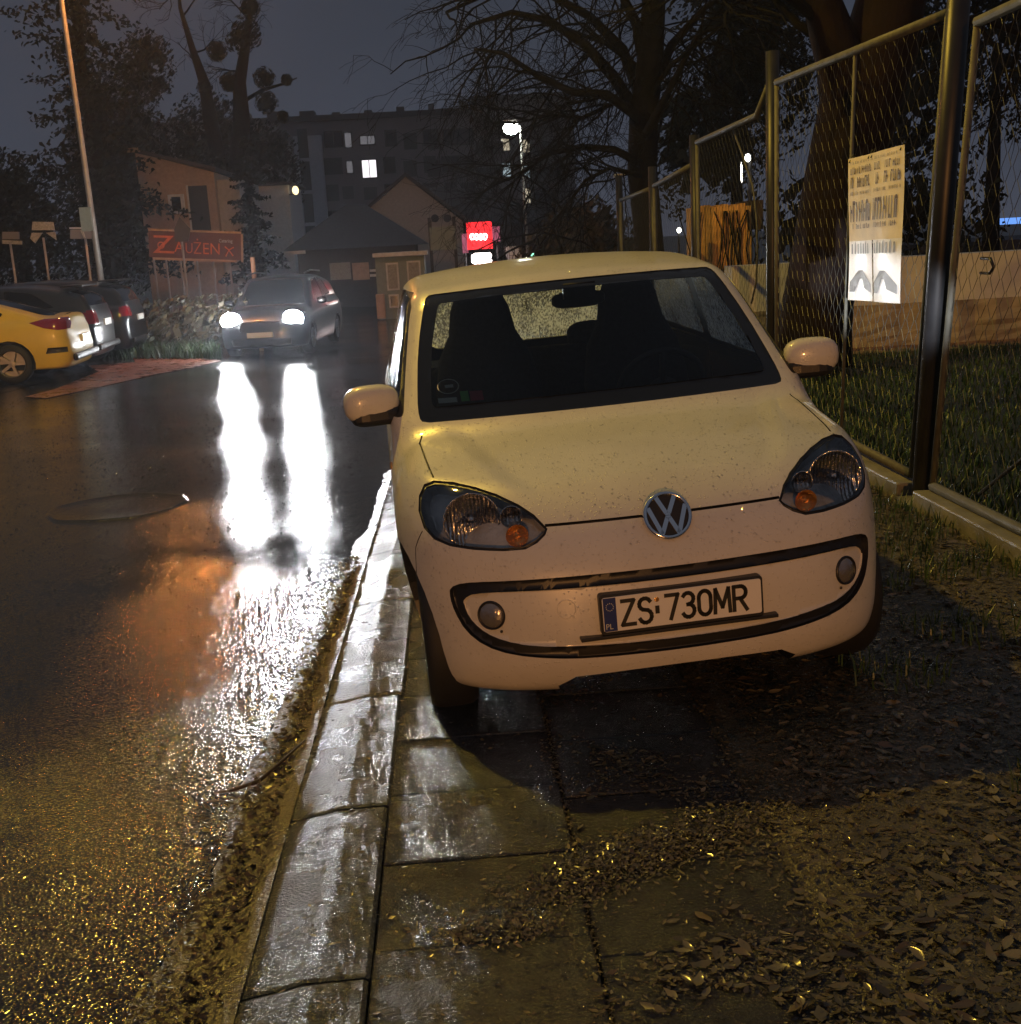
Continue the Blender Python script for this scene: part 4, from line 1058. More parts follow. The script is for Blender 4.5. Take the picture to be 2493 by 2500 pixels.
def leafy(name, label, cat, base, blobs, nleaf, size, mat, trunk=None, seedv=1, group=None, flat=1.):
    """trunk plus a crown of many small leaf clumps spread through its volume"""
    rg = random.Random(seedv); root = empty(name, base); tag(root, label, cat, group); base = Vector(base); C = MB()
    tot = sum(r[0]*r[1]*r[2] for c, r in blobs)
    for c, r in blobs:
        for _ in range(int(nleaf*r[0]*r[1]*r[2]/tot)):
            while True:
                v = Vector((rg.uniform(-1, 1), rg.uniform(-1, 1), rg.uniform(-1, 1)))
                if v.length < 1: break
            if mnoise.noise(v*2.4+Vector(c)) < -.16: continue
            p = Vector(c)+Vector((v.x*r[0], v.y*r[1], v.z*r[2])); s = size*rg.uniform(.5, 1.4)*(2.3 if size > .085 and v.length < .62 and rg.random() < .2 else 1)*(3.2 if v.length < .72 and rg.random() < .14 else 1)
            a = Vector((rg.gauss(0, 1), rg.gauss(0, 1), rg.gauss(0, flat))).normalized(); t = a.orthogonal().normalized(); u = a.cross(t)
            C.add([p+t*s, p+u*s*.45, p-t*s, p-u*s*.45], [(0, 1, 2, 3)])
    o = C.build('crown', mat, root); o.matrix_parent_inverse = Matrix.Translation(-base)
    if trunk:
        T = MB()
        for pts, rad in trunk: T.tube(pts, rad, 8)
        o = T.build('trunk', 'bark', root, smooth=True); o.matrix_parent_inverse = Matrix.Translation(-base)
    return root
def conifer(label, base, h, rad, n, seedv, name='conifer', lean=0.):
    rg = random.Random(seedv); base = Vector(base); root = empty(name, base); tag(root, label, 'tree', None); T = MB(); C = MB()
    T.tube([base, base+Vector((lean*.5, 0, h*.5)), base+Vector((lean, 0, h))], [rad*.08, rad*.05, .03], 8)
    for i in range(n):
        t = (i+rg.random())/n; z = h*(.08+.92*t); L = rad*(1-t)**.75*rg.uniform(.65, 1.1)+.15; a = rg.uniform(0, 6.28)
        p = base+Vector((lean*t, 0, z)); d = Vector((math.cos(a), math.sin(a), -.12)); m = max(3, int(L/.28))
        for k in range(m+1):
            s = k/m; q = p+d*(L*s)+Vector((0, 0, -.35*L*s*s+.25*L*s*s*s))
            for _ in range(7):
                w = .13+.13*L/rad*(1-s*.6); e = Vector((rg.gauss(0, .3), rg.gauss(0, .3), rg.gauss(-.12, .15)))*L*.28
                u = Vector((rg.gauss(0, 1), rg.gauss(0, 1), rg.gauss(-.5, .5))).normalized()*w*rg.uniform(.5, 1.2); v = u.orthogonal().normalized()*w*.33
                q2 = q+e; C.add([q2-u*.3, q2+v, q2+u, q2-v], [(0, 1, 2, 3)])
    for mb, nm, mt in ((T, 'trunk', 'bark'), (C, 'crown', 'dark_leaf')):
        o = mb.build(nm, mt, root); o.matrix_parent_inverse = Matrix.Translation(-base)
    return root
def gp(u, v, Y): p = at(u, v, Y); return Vector((p.x, p.y, gz(p.x, min(p.y, 27))))
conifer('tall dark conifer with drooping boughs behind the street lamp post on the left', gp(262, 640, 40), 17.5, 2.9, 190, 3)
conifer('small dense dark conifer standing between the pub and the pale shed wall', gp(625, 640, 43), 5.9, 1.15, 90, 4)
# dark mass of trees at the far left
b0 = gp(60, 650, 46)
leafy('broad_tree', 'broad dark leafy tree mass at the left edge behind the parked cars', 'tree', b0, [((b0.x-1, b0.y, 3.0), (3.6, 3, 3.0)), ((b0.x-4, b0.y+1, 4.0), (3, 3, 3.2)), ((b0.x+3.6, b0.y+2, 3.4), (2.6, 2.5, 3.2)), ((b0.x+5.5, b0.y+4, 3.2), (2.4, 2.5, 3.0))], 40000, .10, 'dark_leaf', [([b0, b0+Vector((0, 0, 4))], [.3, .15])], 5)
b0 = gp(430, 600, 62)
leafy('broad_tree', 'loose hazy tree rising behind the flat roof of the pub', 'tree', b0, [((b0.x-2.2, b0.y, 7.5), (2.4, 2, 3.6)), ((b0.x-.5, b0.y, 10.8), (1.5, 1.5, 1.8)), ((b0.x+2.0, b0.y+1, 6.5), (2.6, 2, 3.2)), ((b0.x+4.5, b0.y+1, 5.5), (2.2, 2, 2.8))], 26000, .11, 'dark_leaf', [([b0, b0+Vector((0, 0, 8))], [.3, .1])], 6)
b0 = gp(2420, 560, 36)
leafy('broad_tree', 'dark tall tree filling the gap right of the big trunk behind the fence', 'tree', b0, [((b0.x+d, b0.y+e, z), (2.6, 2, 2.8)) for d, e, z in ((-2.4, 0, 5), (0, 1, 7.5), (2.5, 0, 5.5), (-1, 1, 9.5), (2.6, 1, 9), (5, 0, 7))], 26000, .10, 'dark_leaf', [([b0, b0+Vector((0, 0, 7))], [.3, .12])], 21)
b0 = gp(1800, 560, 34)
leafy('broad_tree', 'dark hazy tree behind the boarded shed, seen between the fence posts', 'tree', b0, [((b0.x+d, b0.y+e, z), (2.0, 2, 2.4)) for d, e, z in ((-1.0, 0, 4), (.9, 1, 5.6), (.2, 0, 7.4))], 13000, .09, 'dark_leaf', [([b0, b0+Vector((0, 0, 6))], [.25, .1])], 22)
# gnarled bare tree carrying balls of mistletoe
Ym = 60; Pm = lambda u, v: at(u, v, Ym); b0 = gp(555, 640, Ym)
limbs = [([b0, Pm(552, 480), Pm(515, 300), Pm(498, 200), Pm(470, 120), Pm(440, 20), Pm(432, -60)], [.42, .36, .36, .25, .16, .09, .05], [(t, (rng.gauss(0, .7), rng.gauss(0, .4), rng.uniform(0, .8)), 1.8, .05) for t in (.55, .65, .8, .9)]),
         ([b0, Pm(572, 480), Pm(590, 300), Pm(585, 200), Pm(600, 110), Pm(610, 30), Pm(612, -50)], [.45, .42, .42, .30, .22, .15, .08], [(t, (rng.gauss(.3, .7), rng.gauss(0, .4), rng.uniform(0, .8)), 1.6, .05) for t in (.55, .65, .8, .9)]),
         ([Pm(590, 250), Pm(640, 220), Pm(690, 205), Pm(725, 190)], [.10, .08, .06, .03], [])]
mt_ = branch_tree('bare_tree', b0, limbs, 3, 'gnarled bare tree with round clumps of mistletoe above the apartment block roof', 'tree', 12, minr=.012, spread=.8)
for i, (u, v, r) in enumerate(((600, 80, .85), (585, 100, .7), (530, 125, .5), (645, 190, .55), (650, 250, .6), (560, 200, .5), (610, 20, .5), (700, 195, .28), (690, 285, .3), (500, 215, .4))):
    c = Pm(u, v); m = MB(); rg = random.Random(i)
    for _ in range(260):
        d = Vector((rg.gauss(0, 1), rg.gauss(0, 1), rg.gauss(0, 1))).normalized()*r*rg.random()**.4; s = .14*rg.uniform(.6, 1.4); t = d.orthogonal().normalized(); w = d.cross(t).normalized()
        m.add([c+d+t*s, c+d+w*s*.5, c+d-t*s, c+d-w*s*.5], [(0, 1, 2, 3)])
    o = m.build('mistletoe', 'dark_leaf', mt_); o.matrix_parent_inverse = Matrix.Translation(-b0)
# low hedge, dark bush, brown heap
h0 = gp(400, 770, 25.5)
leafy('hedge', 'low brownish clipped hedge beside the parked cars, behind the oncoming car', 'hedge', h0, [((h0.x+d, h0.y+.5, h0.z+.55), (.8, .7, .62)) for d in (-1.2, -.5, .2, .9, 1.5)], 4200, .07, 'hedge_leaf', None, 8)
h0 = gp(1420, 640, 33)
leafy('bush', 'rounded brown bush just above the roof of the white car', 'bush', h0, [((h0.x, h0.y, 1.3), (1.25, 1, 1.45)), ((h0.x-.9, h0.y, .9), (.9, .8, 1.0)), ((h0.x+.9, h0.y, 1.0), (.9, .9, 1.2))], 5200, .09, 'hedge_leaf', None, 9)
h0 = gp(2215, 560, 27)
leafy('bush', 'dark green shrub behind the retaining wall on the right', 'bush', h0, [((h0.x+d, h0.y, 1.6+.3*(i % 2)), (1.6, 1, 1.2)) for i, d in enumerate((-2.2, -.6, .8))], 2600, .09, 'dark_leaf', None, 10)
# ivy strewn sapling in front of the street lamp
h0 = gp(1275, 640, 37)
branch_tree('bare_tree', h0, [([h0, at(1278, 560, 37), at(1268, 500, 37)], [.09, .06, .04], [(t, (rng.gauss(0, .9), rng.gauss(0, .4), rng.uniform(.1, .9)), 1.8, .03) for t in (.3, .45, .55, .65, .75, .85, .95, 1.0)])], 3, 'small bare sapling standing at the foot of the white street lamp', 'tree', 15, minr=.008)

# ------------------------------------------------------------------ buildings
MT['pub_wall'] = simple('pub_wall', (.42, .30, .22), .8, var=.12)
MT['plaster'] = simple('plaster', (.42, .38, .35), .85, var=.12)
MT['pale_wall'] = simple('pale_wall', (.65, .62, .62), .8, var=.1)
MT['block_wall'] = simple('block_wall', (.16, .16, .175), .85, var=.12, nscale=.4)
MT['block_dark'] = simple('block_dark', (.055, .055, .06), .85, var=.12)
MT['stair_wall'] = simple('stair_wall', (.40, .42, .47), .8, var=.08)
MT['roof'] = simple('roof', (.045, .042, .045), .6, var=.2, bumpk=.3, bscale=6)
MT['frame_white'] = simple('frame_white', (.55, .55, .55), .5)
MT['curtain'] = simple('curtain', (.30, .30, .27), .8, var=.25, nscale=20)
MT['kiosk_green'] = simple('kiosk_green', (.20, .25, .24), .6, var=.1)
MT['orange_lit_plank'] = simple('orange_lit_plank', (.72, .40, .13), .7, var=.3, nscale=7, bumpk=.4, bscale=18)  # orange lamp light put into the board colour
MT['sign_board'] = simple('sign_board', (.10, .030, .022), .5)
MT['sign_orange'] = simple('sign_orange', (.62, .13, .05), .5)
MT['sign_frame'] = simple('sign_frame', (.45, .30, .20), .5)
MT['win_white'] = emit('win_white', (1, .93, .98), 1.3)
MT['win_warm'] = emit('win_warm', (1, .86, .62), .55)
MT['win_cool'] = emit('win_cool', (.62, .78, .85), .5)
MT['win_dim'] = emit('win_dim', (.7, .68, .75), .16)
MT['win_blue'] = emit('win_blue', (.15, .2, 1), 1.0)
def fx(root, o):
    if o.parent == root: o.matrix_parent_inverse = Matrix.Translation(-root.location)
    return o
def face_box(u0, v0, u1, v1, Y, d, mb):
    """box whose front face at distance Y covers the given part of the view; d is its depth"""
    a = at(u0, v1, Y); b_ = at(u1, v0, Y); mb.box((a.x, Y, a.z), (b_.x, Y+d, b_.z))
def zat(u, v, Y): return at(u, v, Y).z
def xat(u, v, Y): return at(u, v, Y).x
# apartment block
Yb = 112.0; blk = empty('apartment_block', (0, Yb, -.55)); tag(blk, 'long grey five storey apartment block with a few lit windows across the background', 'building')
xl, xr = xat(560, 400, Yb), xat(1160, 400, Yb); zt = zat(860, 292, Yb); xr2 = xat(1400, 400, Yb); zt2 = zat(1270, 248, Yb)
b = MB(); b.box((xl-14, Yb, -.6), (xr, Yb+11, zt)); b.box((xr, Yb-1.2, -.6), (xr2, Yb+11, zt2)); fx(blk, b.build('wall', 'block_wall', blk))
b = MB(); b.box((xl-14.3, Yb-.3, zt), (xr-.01, Yb+11.3, zt+.5)); b.box((xr+.0, Yb-1.5, zt2), (xr2+.3, Yb+11.3, zt2+.5)); 
for i in range(16): b.box((xl-8+i*2.9, Yb+1, zt+.5), (xl-8+i*2.9+rng.uniform(.5, 1.4), Yb+3, zt+.5+rng.uniform(.3, .8)))
fx(blk, b.build('roof', 'block_dark', blk))
b = MB(); xs0, xs1 = xat(728, 450, Yb), xat(795, 450, Yb); b.box((xs0, Yb-.8, -.6), (xs1, Yb-.002, zat(755, 333, Yb))); st = fx(blk, b.build('stair_tower', 'stair_wall', blk))
b = MB()
for k in range(4): b.box((xs0+(xs1-xs0)*.16, Yb-.86, 1.4+k*2.8), (xs0+(xs1-xs0)*.52, Yb-.795, 3.9+k*2.8))
fx(blk, b.build('stair_glazing', 'block_dark', st))
def window(root, u, v, w, h, Y, m, d=.06):
    p = at(u, v, Y); fr = MB(); fr.box((p.x-w/2-.1, Y-d, p.z-h/2-.1), (p.x+w/2+.1, Y-.003, p.z+h/2+.1)); f = fx(root, fr.build('window', 'block_dark', root))
    g = MB(); s = .03
    if w > .9:
        for a, c in ((-w/2, -s), (s, w/2)): g.box((p.x+a, Y-d-.012, p.z-h/2), (p.x+c, Y-d-.002, p.z+h/2))
    else: g.box((p.x-w/2, Y-d-.012, p.z-h/2), (p.x+w/2, Y-d-.002, p.z+h/2))
    fx(root, g.build('pane', m, f))
for u, v, w, h, m in ((850, 342, .55, 1.2, 'win_dim'), (897, 342, 1.25, .7, 'win_dim'), (854, 408, .5, 1.0, 'win_dim'), (902, 412, 1.25, 1.5, 'win_white'), (905, 472, 1.0, .9, 'block_dark'), (850, 470, .8, .9, 'block_dark'),
                      (1002, 345, 1.0, 1.2, 'block_dark'), (1002, 412, 1.0, 1.2, 'block_dark'), (1060, 345, 1.0, 1.2, 'block_dark'), (1060, 412, 1.0, 1.2, 'block_dark'), (680, 400, 1.0, 1.2, 'block_dark'), (640, 400, 1.0, 1.2, 'block_dark')):
    window(blk, u, v, w, h, Yb, m)
for u, v, w, h, m in ((1234, 353, .7, 1.0, 'win_warm'), (1283, 357, .7, 1.1, 'win_warm'), (1236, 415, .75, 1.1, 'win_cool'), (1284, 418, .75, 1.2, 'win_cool'), (1286, 478, .65, 1.3, 'win_warm'), (1240, 478, .3, .9, 'win_dim'), (1342, 302, .35, .8, 'win_blue')):
    window(blk, u, v, w, h, Yb-1.2, m)
for v in (342, 408, 473, 536):
    for u in (598, 640, 682, 812, 952, 1002, 1052, 1102, 1142):
        if (u, v) in ((1002, 342), (1002, 408), (682, 408), (640, 408)): continue
        window(blk, u+rng.uniform(-3, 3), v-3+.054*(860-u)*.35, rng.choice((.9, 1.2, 1.5)), 1.25, Yb, rng.choice(('dark_glass', 'dark_glass', 'block_dark')))
for k in range(5):
    for u in (1195, 1330):
        p = at(u, 300+k*62, Yb-1.2); b = MB(); b.box((p.x-1.2, Yb-2.1, p.z-.5), (p.x+1.2, Yb-1.205, p.z+.5)); fx(blk, b.build('balcony', 'block_dark', blk))
# pub with the banner
Yp = 44.0; pub = empty('pub_building', (0, Yp, -.55)); tag(pub, 'small flat roofed brown pub building with one little window behind the red banner', 'building')
x0, x1 = xat(345, 500, Yp), xat(530, 500, Yp); z0 = zat(330, 372, Yp); z1 = zat(525, 420, Yp)
b = MB(); b.add([(x0, Yp, -.6), (x1, Yp, -.6), (x1, Yp, z1), (x0, Yp, z0), (x0, Yp+7, -.6), (x1, Yp+7, -.6), (x1, Yp+7, z1), (x0, Yp+7, z0)], [(0,1,2,3),(1,5,6,2),(5,4,7,6),(4,0,3,7),(3,2,6,7),(0,4,5,1)])
fx(pub, b.build('wall', 'pub_wall', pub))
b = MB(); x2 = xat(585, 500, Yp); b.box((x1+.003, Yp+.4, -.6), (x2, Yp+5, zat(545, 437, Yp))); fx(pub, b.build('side_wall', 'plaster', pub))
b = MB(); b.add([(x0-.15, Yp-.2, z0+.02), (x1+.1, Yp-.2, z1+.02), (x1+.1, Yp-.2, z1+.16), (x0-.15, Yp-.2, z0+.16), (x0-.15, Yp+7.2, z0+.02), (x1+.1, Yp+7.2, z1+.02), (x1+.1, Yp+7.2, z1+.16), (x0-.15, Yp+7.2, z0+.16)], [(0,1,2,3),(1,5,6,2),(5,4,7,6),(4,0,3,7),(3,2,6,7),(0,4,5,1)])
fx(pub, b.build('roof', 'roof', pub))
p = at(432, 498, Yp); b = MB(); b.box((p.x-.28, Yp-.08, p.z-.33), (p.x+.28, Yp-.003, p.z+.33)); f = fx(pub, b.build('window', 'frame_white', pub)); b = MB(); b.box((p.x-.16, Yp-.1, p.z-.2), (p.x+.16, Yp-.082, p.z+.24)); fx(pub, b.build('pane', 'dark_glass', f))
p = at(485, 500, Yp); b = MB(); b.box((p.x-.32, Yp-.06, p.z-1.2), (p.x+.35, Yp-.003, p.z+.65)); f = fx(pub, b.build('door', 'block_dark', pub)); b = MB(); b.box((p.x-.36, Yp-.09, p.z-1.2), (p.x-.30, Yp-.002, p.z+.68)); fx(pub, b.build('door_frame', 'frame_white', f))
b = MB(); q = at(330, 374, Yp); b.box((q.x-.2, Yp-.35, q.z+.02), (q.x+.22, Yp-.2, q.z+.16)); fx(pub, b.build('wall_lamp', 'sign_frame', pub))
# banner on its posts
Yk = 33.0; ban = empty('banner', (0, Yk, -.5)); tag(ban, 'red brown banner with big orange lettering in front of the pub', 'sign')
A, Bq = at(357, 563, Yk), at(583, 571, Yk); C_ = at(360, 628, Yk); hgt = A.z-C_.z; ang = math.atan2(Bq.z-A.z, Bq.x-A.x); wd = (Bq-A).length
bm_ = Matrix.Translation((A.x, Yk, A.z-hgt)) @ Matrix.Rotation(-ang, 4, 'Y')
b = MB(); b.box((0, -.02, 0), (wd, .02, hgt), bm_); fx(ban, b.build('board', 'sign_board', ban))
b = MB(); b.box((0, -.045, hgt+.002), (wd, .045, hgt+.055), bm_); b.box((wd+.002, -.045, -.05), (wd+.05, .045, hgt), bm_); b.box((.1, -.045, -.06), (wd*.95, .045, -.002), bm_); fx(ban, b.build('frame', 'sign_frame', ban))
b = MB(); k = wd/226.
text_mb('Z', 50*k*1.25, bm_ @ Matrix.Translation((10*k, 0, 11*k)), 1.35, .026, b); text_mb('A', 30*k*1.2, bm_ @ Matrix.Translation((62*k, 0, 15*k)), 1, .026, b); text_mb('U', 30*k*1.2, bm_ @ Matrix.Translation((90*k, 0, 13*k)), .8, .026, b)
text_mb('\u017bEN', 33*k*1.2, bm_ @ Matrix.Translation((110*k, 0, 12*k)), .9, .026, b)
b.lathe([(9*k, 0), (6*k, .001)], 16, bm_ @ Matrix.Translation((30*k, -.03, 30*k)) @ Matrix.Rotation(math.pi/2, 4, 'X'))
b.tube([bm_ @ Vector((188*k, -.03, 8*k)), bm_ @ Vector((196*k, -.03, 24*k)), bm_ @ Vector((206*k, -.03, 10*k))], 2.2*k, 5); b.tube([bm_ @ Vector((186*k, -.03, 32*k)), bm_ @ Vector((196*k, -.03, 24*k)), bm_ @ Vector((208*k, -.03, 31*k))], 2*k, 5)
fx(ban, b.build('lettering', 'sign_orange', ban))
b = MB(); text_mb('Catering', 12*k, bm_ @ Matrix.Translation((172*k, 0, 42*k)), .8, .026, b); fx(ban, b.build('small_lettering', 'frame_white', ban))
for u in (375, 405, 440, 480, 520, 560):
    p = at(u, 640, Yk); b = MB(); b.tube([(p.x, Yk+.06, gz(p.x, 27)-.1), (p.x, Yk+.06, A.z-hgt*.5)], .03, 6); fx(ban, b.build('post', 'pole_grey', ban))
# pale shed wall with a lamp, seen between the trees
Yw = 56; sh = empty('shed', (0, Yw, -.55)); tag(sh, 'pale blank shed wall with a small warm lamp at its corner', 'building')
b = MB(); xa, xb = xat(628, 500, Yw), xat(708, 500, Yw); b.box((xa, Yw, -.6), (xb, Yw+5, zat(670, 453, Yw))); fx(sh, b.build('wall', 'pale_wall', sh))
b = MB(); b.box((xa-.2, Yw-.2, zat(670, 453, Yw)), (xb+.2, Yw+5.2, zat(670, 453, Yw)+.12)); fx(sh, b.build('roof', 'roof', sh))
MT['lamp_warm'] = emit('lamp_warm', (1, .75, .38), 2.2); p = at(722, 465, Yw); b = MB(); b.box((xb+.02, Yw-.2, p.z-.18), (xb+.26, Yw+.1, p.z-.14)); fx(sh, b.build('lamp_bracket', 'black_plastic', sh)); b = MB(); b.ell((p.x, Yw-.1, p.z), (.15, .12, .2), 12); fx(sh, b.build('lamp', 'lamp_warm', sh, smooth=True))
# bungalow with a hipped roof
Yh = 46; bg = empty('bungalow', (0, Yh, -.55)); tag(bg, 'low dark bungalow with a hipped roof and two pale curtained windows', 'building')
e0, e1 = xat(688, 600, Yh), xat(1045, 600, Yh); ze = zat(860, 605, Yh); r0, r1 = xat(825, 500, Yh), xat(880, 500, Yh); zr = zat(850, 494, Yh)
b = MB(); b.box((e0+.5, Yh+.4, -.6), (e1-.5, Yh+6, ze)); fx(bg, b.build('wall', 'block_dark', bg))
b = MB(); b.add([(e0, Yh-.2, ze), (e1, Yh-.2, ze), (e1, Yh+6.5, ze), (e0, Yh+6.5, ze), (r0, Yh+3, zr), (r1, Yh+3, zr)], [(0,1,5,4),(1,2,5),(2,3,4,5),(3,0,4),(3,2,1,0)]); fx(bg, b.build('roof', 'roof', bg))
b = MB(); b.box((xat(690, 588, Yh), Yh-.3, ze-.12), (xat(745, 588, Yh), Yh-.203, ze)); fx(bg, b.build('gutter', 'frame_white', bg))
for u0, u1, m in ((808, 855, 'curtain'), (863, 900, 'pub_wall')):
    b = MB(); a = at(u0, 684, Yh+.4); c = at(u1, 640, Yh+.4); b.box((a.x-.06, Yh+.34, a.z-.06), (c.x+.06, Yh+.397, c.z+.06)); f = fx(bg, b.build('window', 'block_dark', bg)); b = MB(); b.box((a.x, Yh+.31, a.z), (c.x, Yh+.338, c.z)); fx(bg, b.build('pane', m, f))
b = MB(); b.box((xat(902, 660, Yh), Yh+.1, zat(902, 664, Yh)), (xat(925, 660, Yh), Yh+.2, zat(902, 658, Yh))); b.box((xat(902, 660, Yh), Yh+.1, zat(902, 676, Yh)), (xat(925, 660, Yh), Yh+.2, zat(902, 670, Yh))); fx(bg, b.build('railing', 'frame_white', bg))
# gabled house behind
Yg = 62; gh = empty('gabled_house', (0, Yg, -.55)); tag(gh, 'grey house with a steep gable facing the road behind the bungalow', 'building')
g0, g1, ga = at(885, 525, Yg), at(1130, 540, Yg), at(990, 432, Yg); b = MB()
b.prism([(g0.x, -.6), (g1.x, -.6), (g1.x, g1.z), (ga.x, ga.z), (g0.x, g0.z)], Yg, Yg+9); fx(gh, b.build('wall', 'plaster', gh))
b = MB()
def slab(p, q, t=.18): b.add([(p.x, Yg-.3, p.z), (q.x, Yg-.3, q.z), (q.x, Yg-.3, q.z+t), (p.x, Yg-.3, p.z+t), (p.x, Yg+9.3, p.z), (q.x, Yg+9.3, q.z), (q.x, Yg+9.3, q.z+t), (p.x, Yg+9.3, p.z+t)], [(0,1,2,3),(1,5,6,2),(5,4,7,6),(4,0,3,7),(3,2,6,7),(0,4,5,1)])
slab(Vector((g0.x-.5, 0, g0.z-.35)), Vector((ga.x, 0, ga.z+.02))); slab(Vector((ga.x, 0, ga.z+.02)), Vector((g1.x+.7, 0, g1.z-.4))); fx(gh, b.build('roof', 'roof', gh))
wing = at(1180, 470, Yg); b = MB(); z9 = g1.z-.2; b.add([(g1.x-1.6, Yg+2.5, z9), (g1.x+4.5, Yg+2.5, z9), (g1.x+4.5, Yg+9, z9), (g1.x-1.6, Yg+9, z9), (g1.x-1.6, Yg+5.5, ga.z-.3), (g1.x+2.6, Yg+5.5, ga.z-.6)], [(0,1,5,4),(1,2,5),(2,3,4,5),(3,0,4)]); fx(gh, b.build('wing_roof', 'roof', gh))
b = MB(); b.box((g1.x+.003, Yg+3, -.6), (g1.x+4.2, Yg+8.5, z9)); fx(gh, b.build('wing_wall', 'block_dark', gh))
for u in (1062, 1092):
    p = at(u, 533, Yg); b = MB(); b.lathe([(0, 0), (.2, .001)], 14, Matrix.Translation((p.x, Yg-.02, p.z)) @ Matrix.Rotation(math.pi/2, 4, 'X')); fx(gh, b.build('vent', 'block_dark', gh))
# glazed kiosk with a white eave
Yq = 37.5; kq = empty('kiosk', (0, Yq, -.55)); tag(kq, 'grey green kiosk with tall glazed panels under a thin white eave', 'building')
a, c = at(925, 762, Yq), at(1035, 622, Yq); b = MB(); b.box((a.x, Yq, -.6), (c.x, Yq+3, c.z)); fx(kq, b.build('wall', 'kiosk_green', kq))
b = MB(); b.box((a.x-.05, Yq-.25, c.z+.002), (c.x+.1, Yq+3.2, c.z+.12)); fx(kq, b.build('eave', 'frame_white', kq))
for u0, v0, u1, v1, m in ((950, 645, 968, 705, 'curtain'), (955, 722, 970, 748, 'dark_glass'), (1000, 640, 1022, 690, 'curtain')):
    p, q = at(u0, v1, Yq), at(u1, v0, Yq); b = MB(); b.box((p.x-.05, Yq-.05, p.z-.05), (q.x+.05, Yq-.003, q.z+.05)); f = fx(kq, b.build('window', 'frame_white', kq)); b = MB(); b.box((p.x, Yq-.075, p.z), (q.x, Yq-.052, q.z)); fx(kq, b.build('pane', m, f))
b = MB(); p = at(930, 745, Yq); b.box((p.x-.12, Yq-.4, p.z-.4), (p.x+.15, Yq-.2, p.z+.35)); o = b.build('waste_bin', 'pub_wall', None, bevel=.03); tag(o, 'small reddish waste bin in front of the kiosk corner', 'bin')
# grey board hanging on two posts, right of the kiosk
Ys = 38.5; gbd = empty('notice_board', (0, Ys, -.5)); tag(gbd, 'grey boarded panel on posts between the kiosk and the red sign', 'sign')
a, c = at(1052, 612, Ys), at(1112, 552, Ys); b = MB(); b.box((a.x, Ys, a.z), (c.x, Ys+.08, c.z)); fx(gbd, b.build('board', 'kiosk_green', gbd))
for u in (1052, 1112): p = at(u, 600, Ys); b = MB(); b.box((p.x-.05, Ys+.081, -.6), (p.x+.05, Ys+.18, c.z+.3)); fx(gbd, b.build('post', 'block_dark', gbd))
# shop sign with its red glow, white lit sign below
MT['neon_red'] = emit('neon_red', (1, .02, .03), 1.6); MT['neon_white'] = emit('neon_white', (1, .9, .85), 9); MT['neon_pink'] = emit('neon_pink', (.9, .2, .35), .35); MT['led_green'] = emit('led_green', (.3, 1, .6), 2); MT['led_white'] = emit('led_white', (1, .98, .85), 8)
Yn = 40.5
ns = empty('lit_sign', (xat(1170, 575, Yn), Yn, zat(1170, 575, Yn))); tag(ns, 'glowing red shop sign with four white lit characters', 'sign')
a, c = at(1142, 610, Yn), at(1200, 540, Yn); b = MB(); b.box((a.x, Yn, a.z), (c.x, Yn+.15, c.z)); fx(ns, b.build('panel', 'neon_red', ns))
b = MB()
for i in range(4):
    p = at(1153+i*10.5, 578, Yn); b.tube([(p.x+.055*math.cos(t), Yn-.03, p.z+.085*math.sin(t)) for t in lin(0, 6.28, 13)], .026, 6)
fx(ns, b.build('lit_characters', 'neon_white', ns))
b = MB(); a, c = at(1130, 618, Yn), at(1143, 570, Yn); b.box((a.x, Yn+.05, a.z), (c.x-.02, Yn+.14, c.z)); a, c = at(1201, 590, Yn), at(1220, 552, Yn); b.box((a.x+.02, Yn+.05, a.z), (c.x, Yn+.14, c.z)); fx(ns, b.build('side_panel', 'neon_pink', ns))
b = MB()
for u in (1135, 1215): p = at(u, 600, Yn); b.tube([(p.x, Yn+.2, -.6), (p.x, Yn+.2, p.z+.3)], .04, 6)
fx(ns, b.build('post', 'block_dark', ns))
ws_ = empty('lit_sign', at(1176, 630, Yn)); tag(ws_, 'bright white lit box sign directly under the glowing red one', 'sign')
a, c = at(1152, 645, Yn), at(1200, 616, Yn); b = MB(); b.box((a.x, Yn-.1, a.z), (c.x, Yn+.1, c.z)); fx(ws_, b.build('light_box', 'neon_white', ws_, bevel=.08))
b = MB(); b.box((a.x+.1, Yn-.04, a.z-.9), (a.x+.16, Yn+.02, a.z-.002)); b.box((c.x-.16, Yn-.04, a.z-.9), (c.x-.1, Yn+.02, a.z-.002)); fx(ws_, b.build('leg', 'block_dark', ws_))
for u, v, r, m, lab in ((1284, 630, .11, 'led_white', 'tiny white lamp on the ground by the sapling'), (1303, 625, .09, 'led_green', 'tiny greenish lamp right of the white one by the sapling')):
    p = at(u, v, 38.5); t = empty('ground_lamp', p); tag(t, lab, 'lamp'); b = MB(); b.ell(p, (r, r, r), 10); fx(t, b.build('bulb', m, t, smooth=True)); b = MB(); b.tube([(p.x, p.y, p.z-r), (p.x, p.y, -.6)], .03, 6); fx(t, b.build('post', 'block_dark', t))
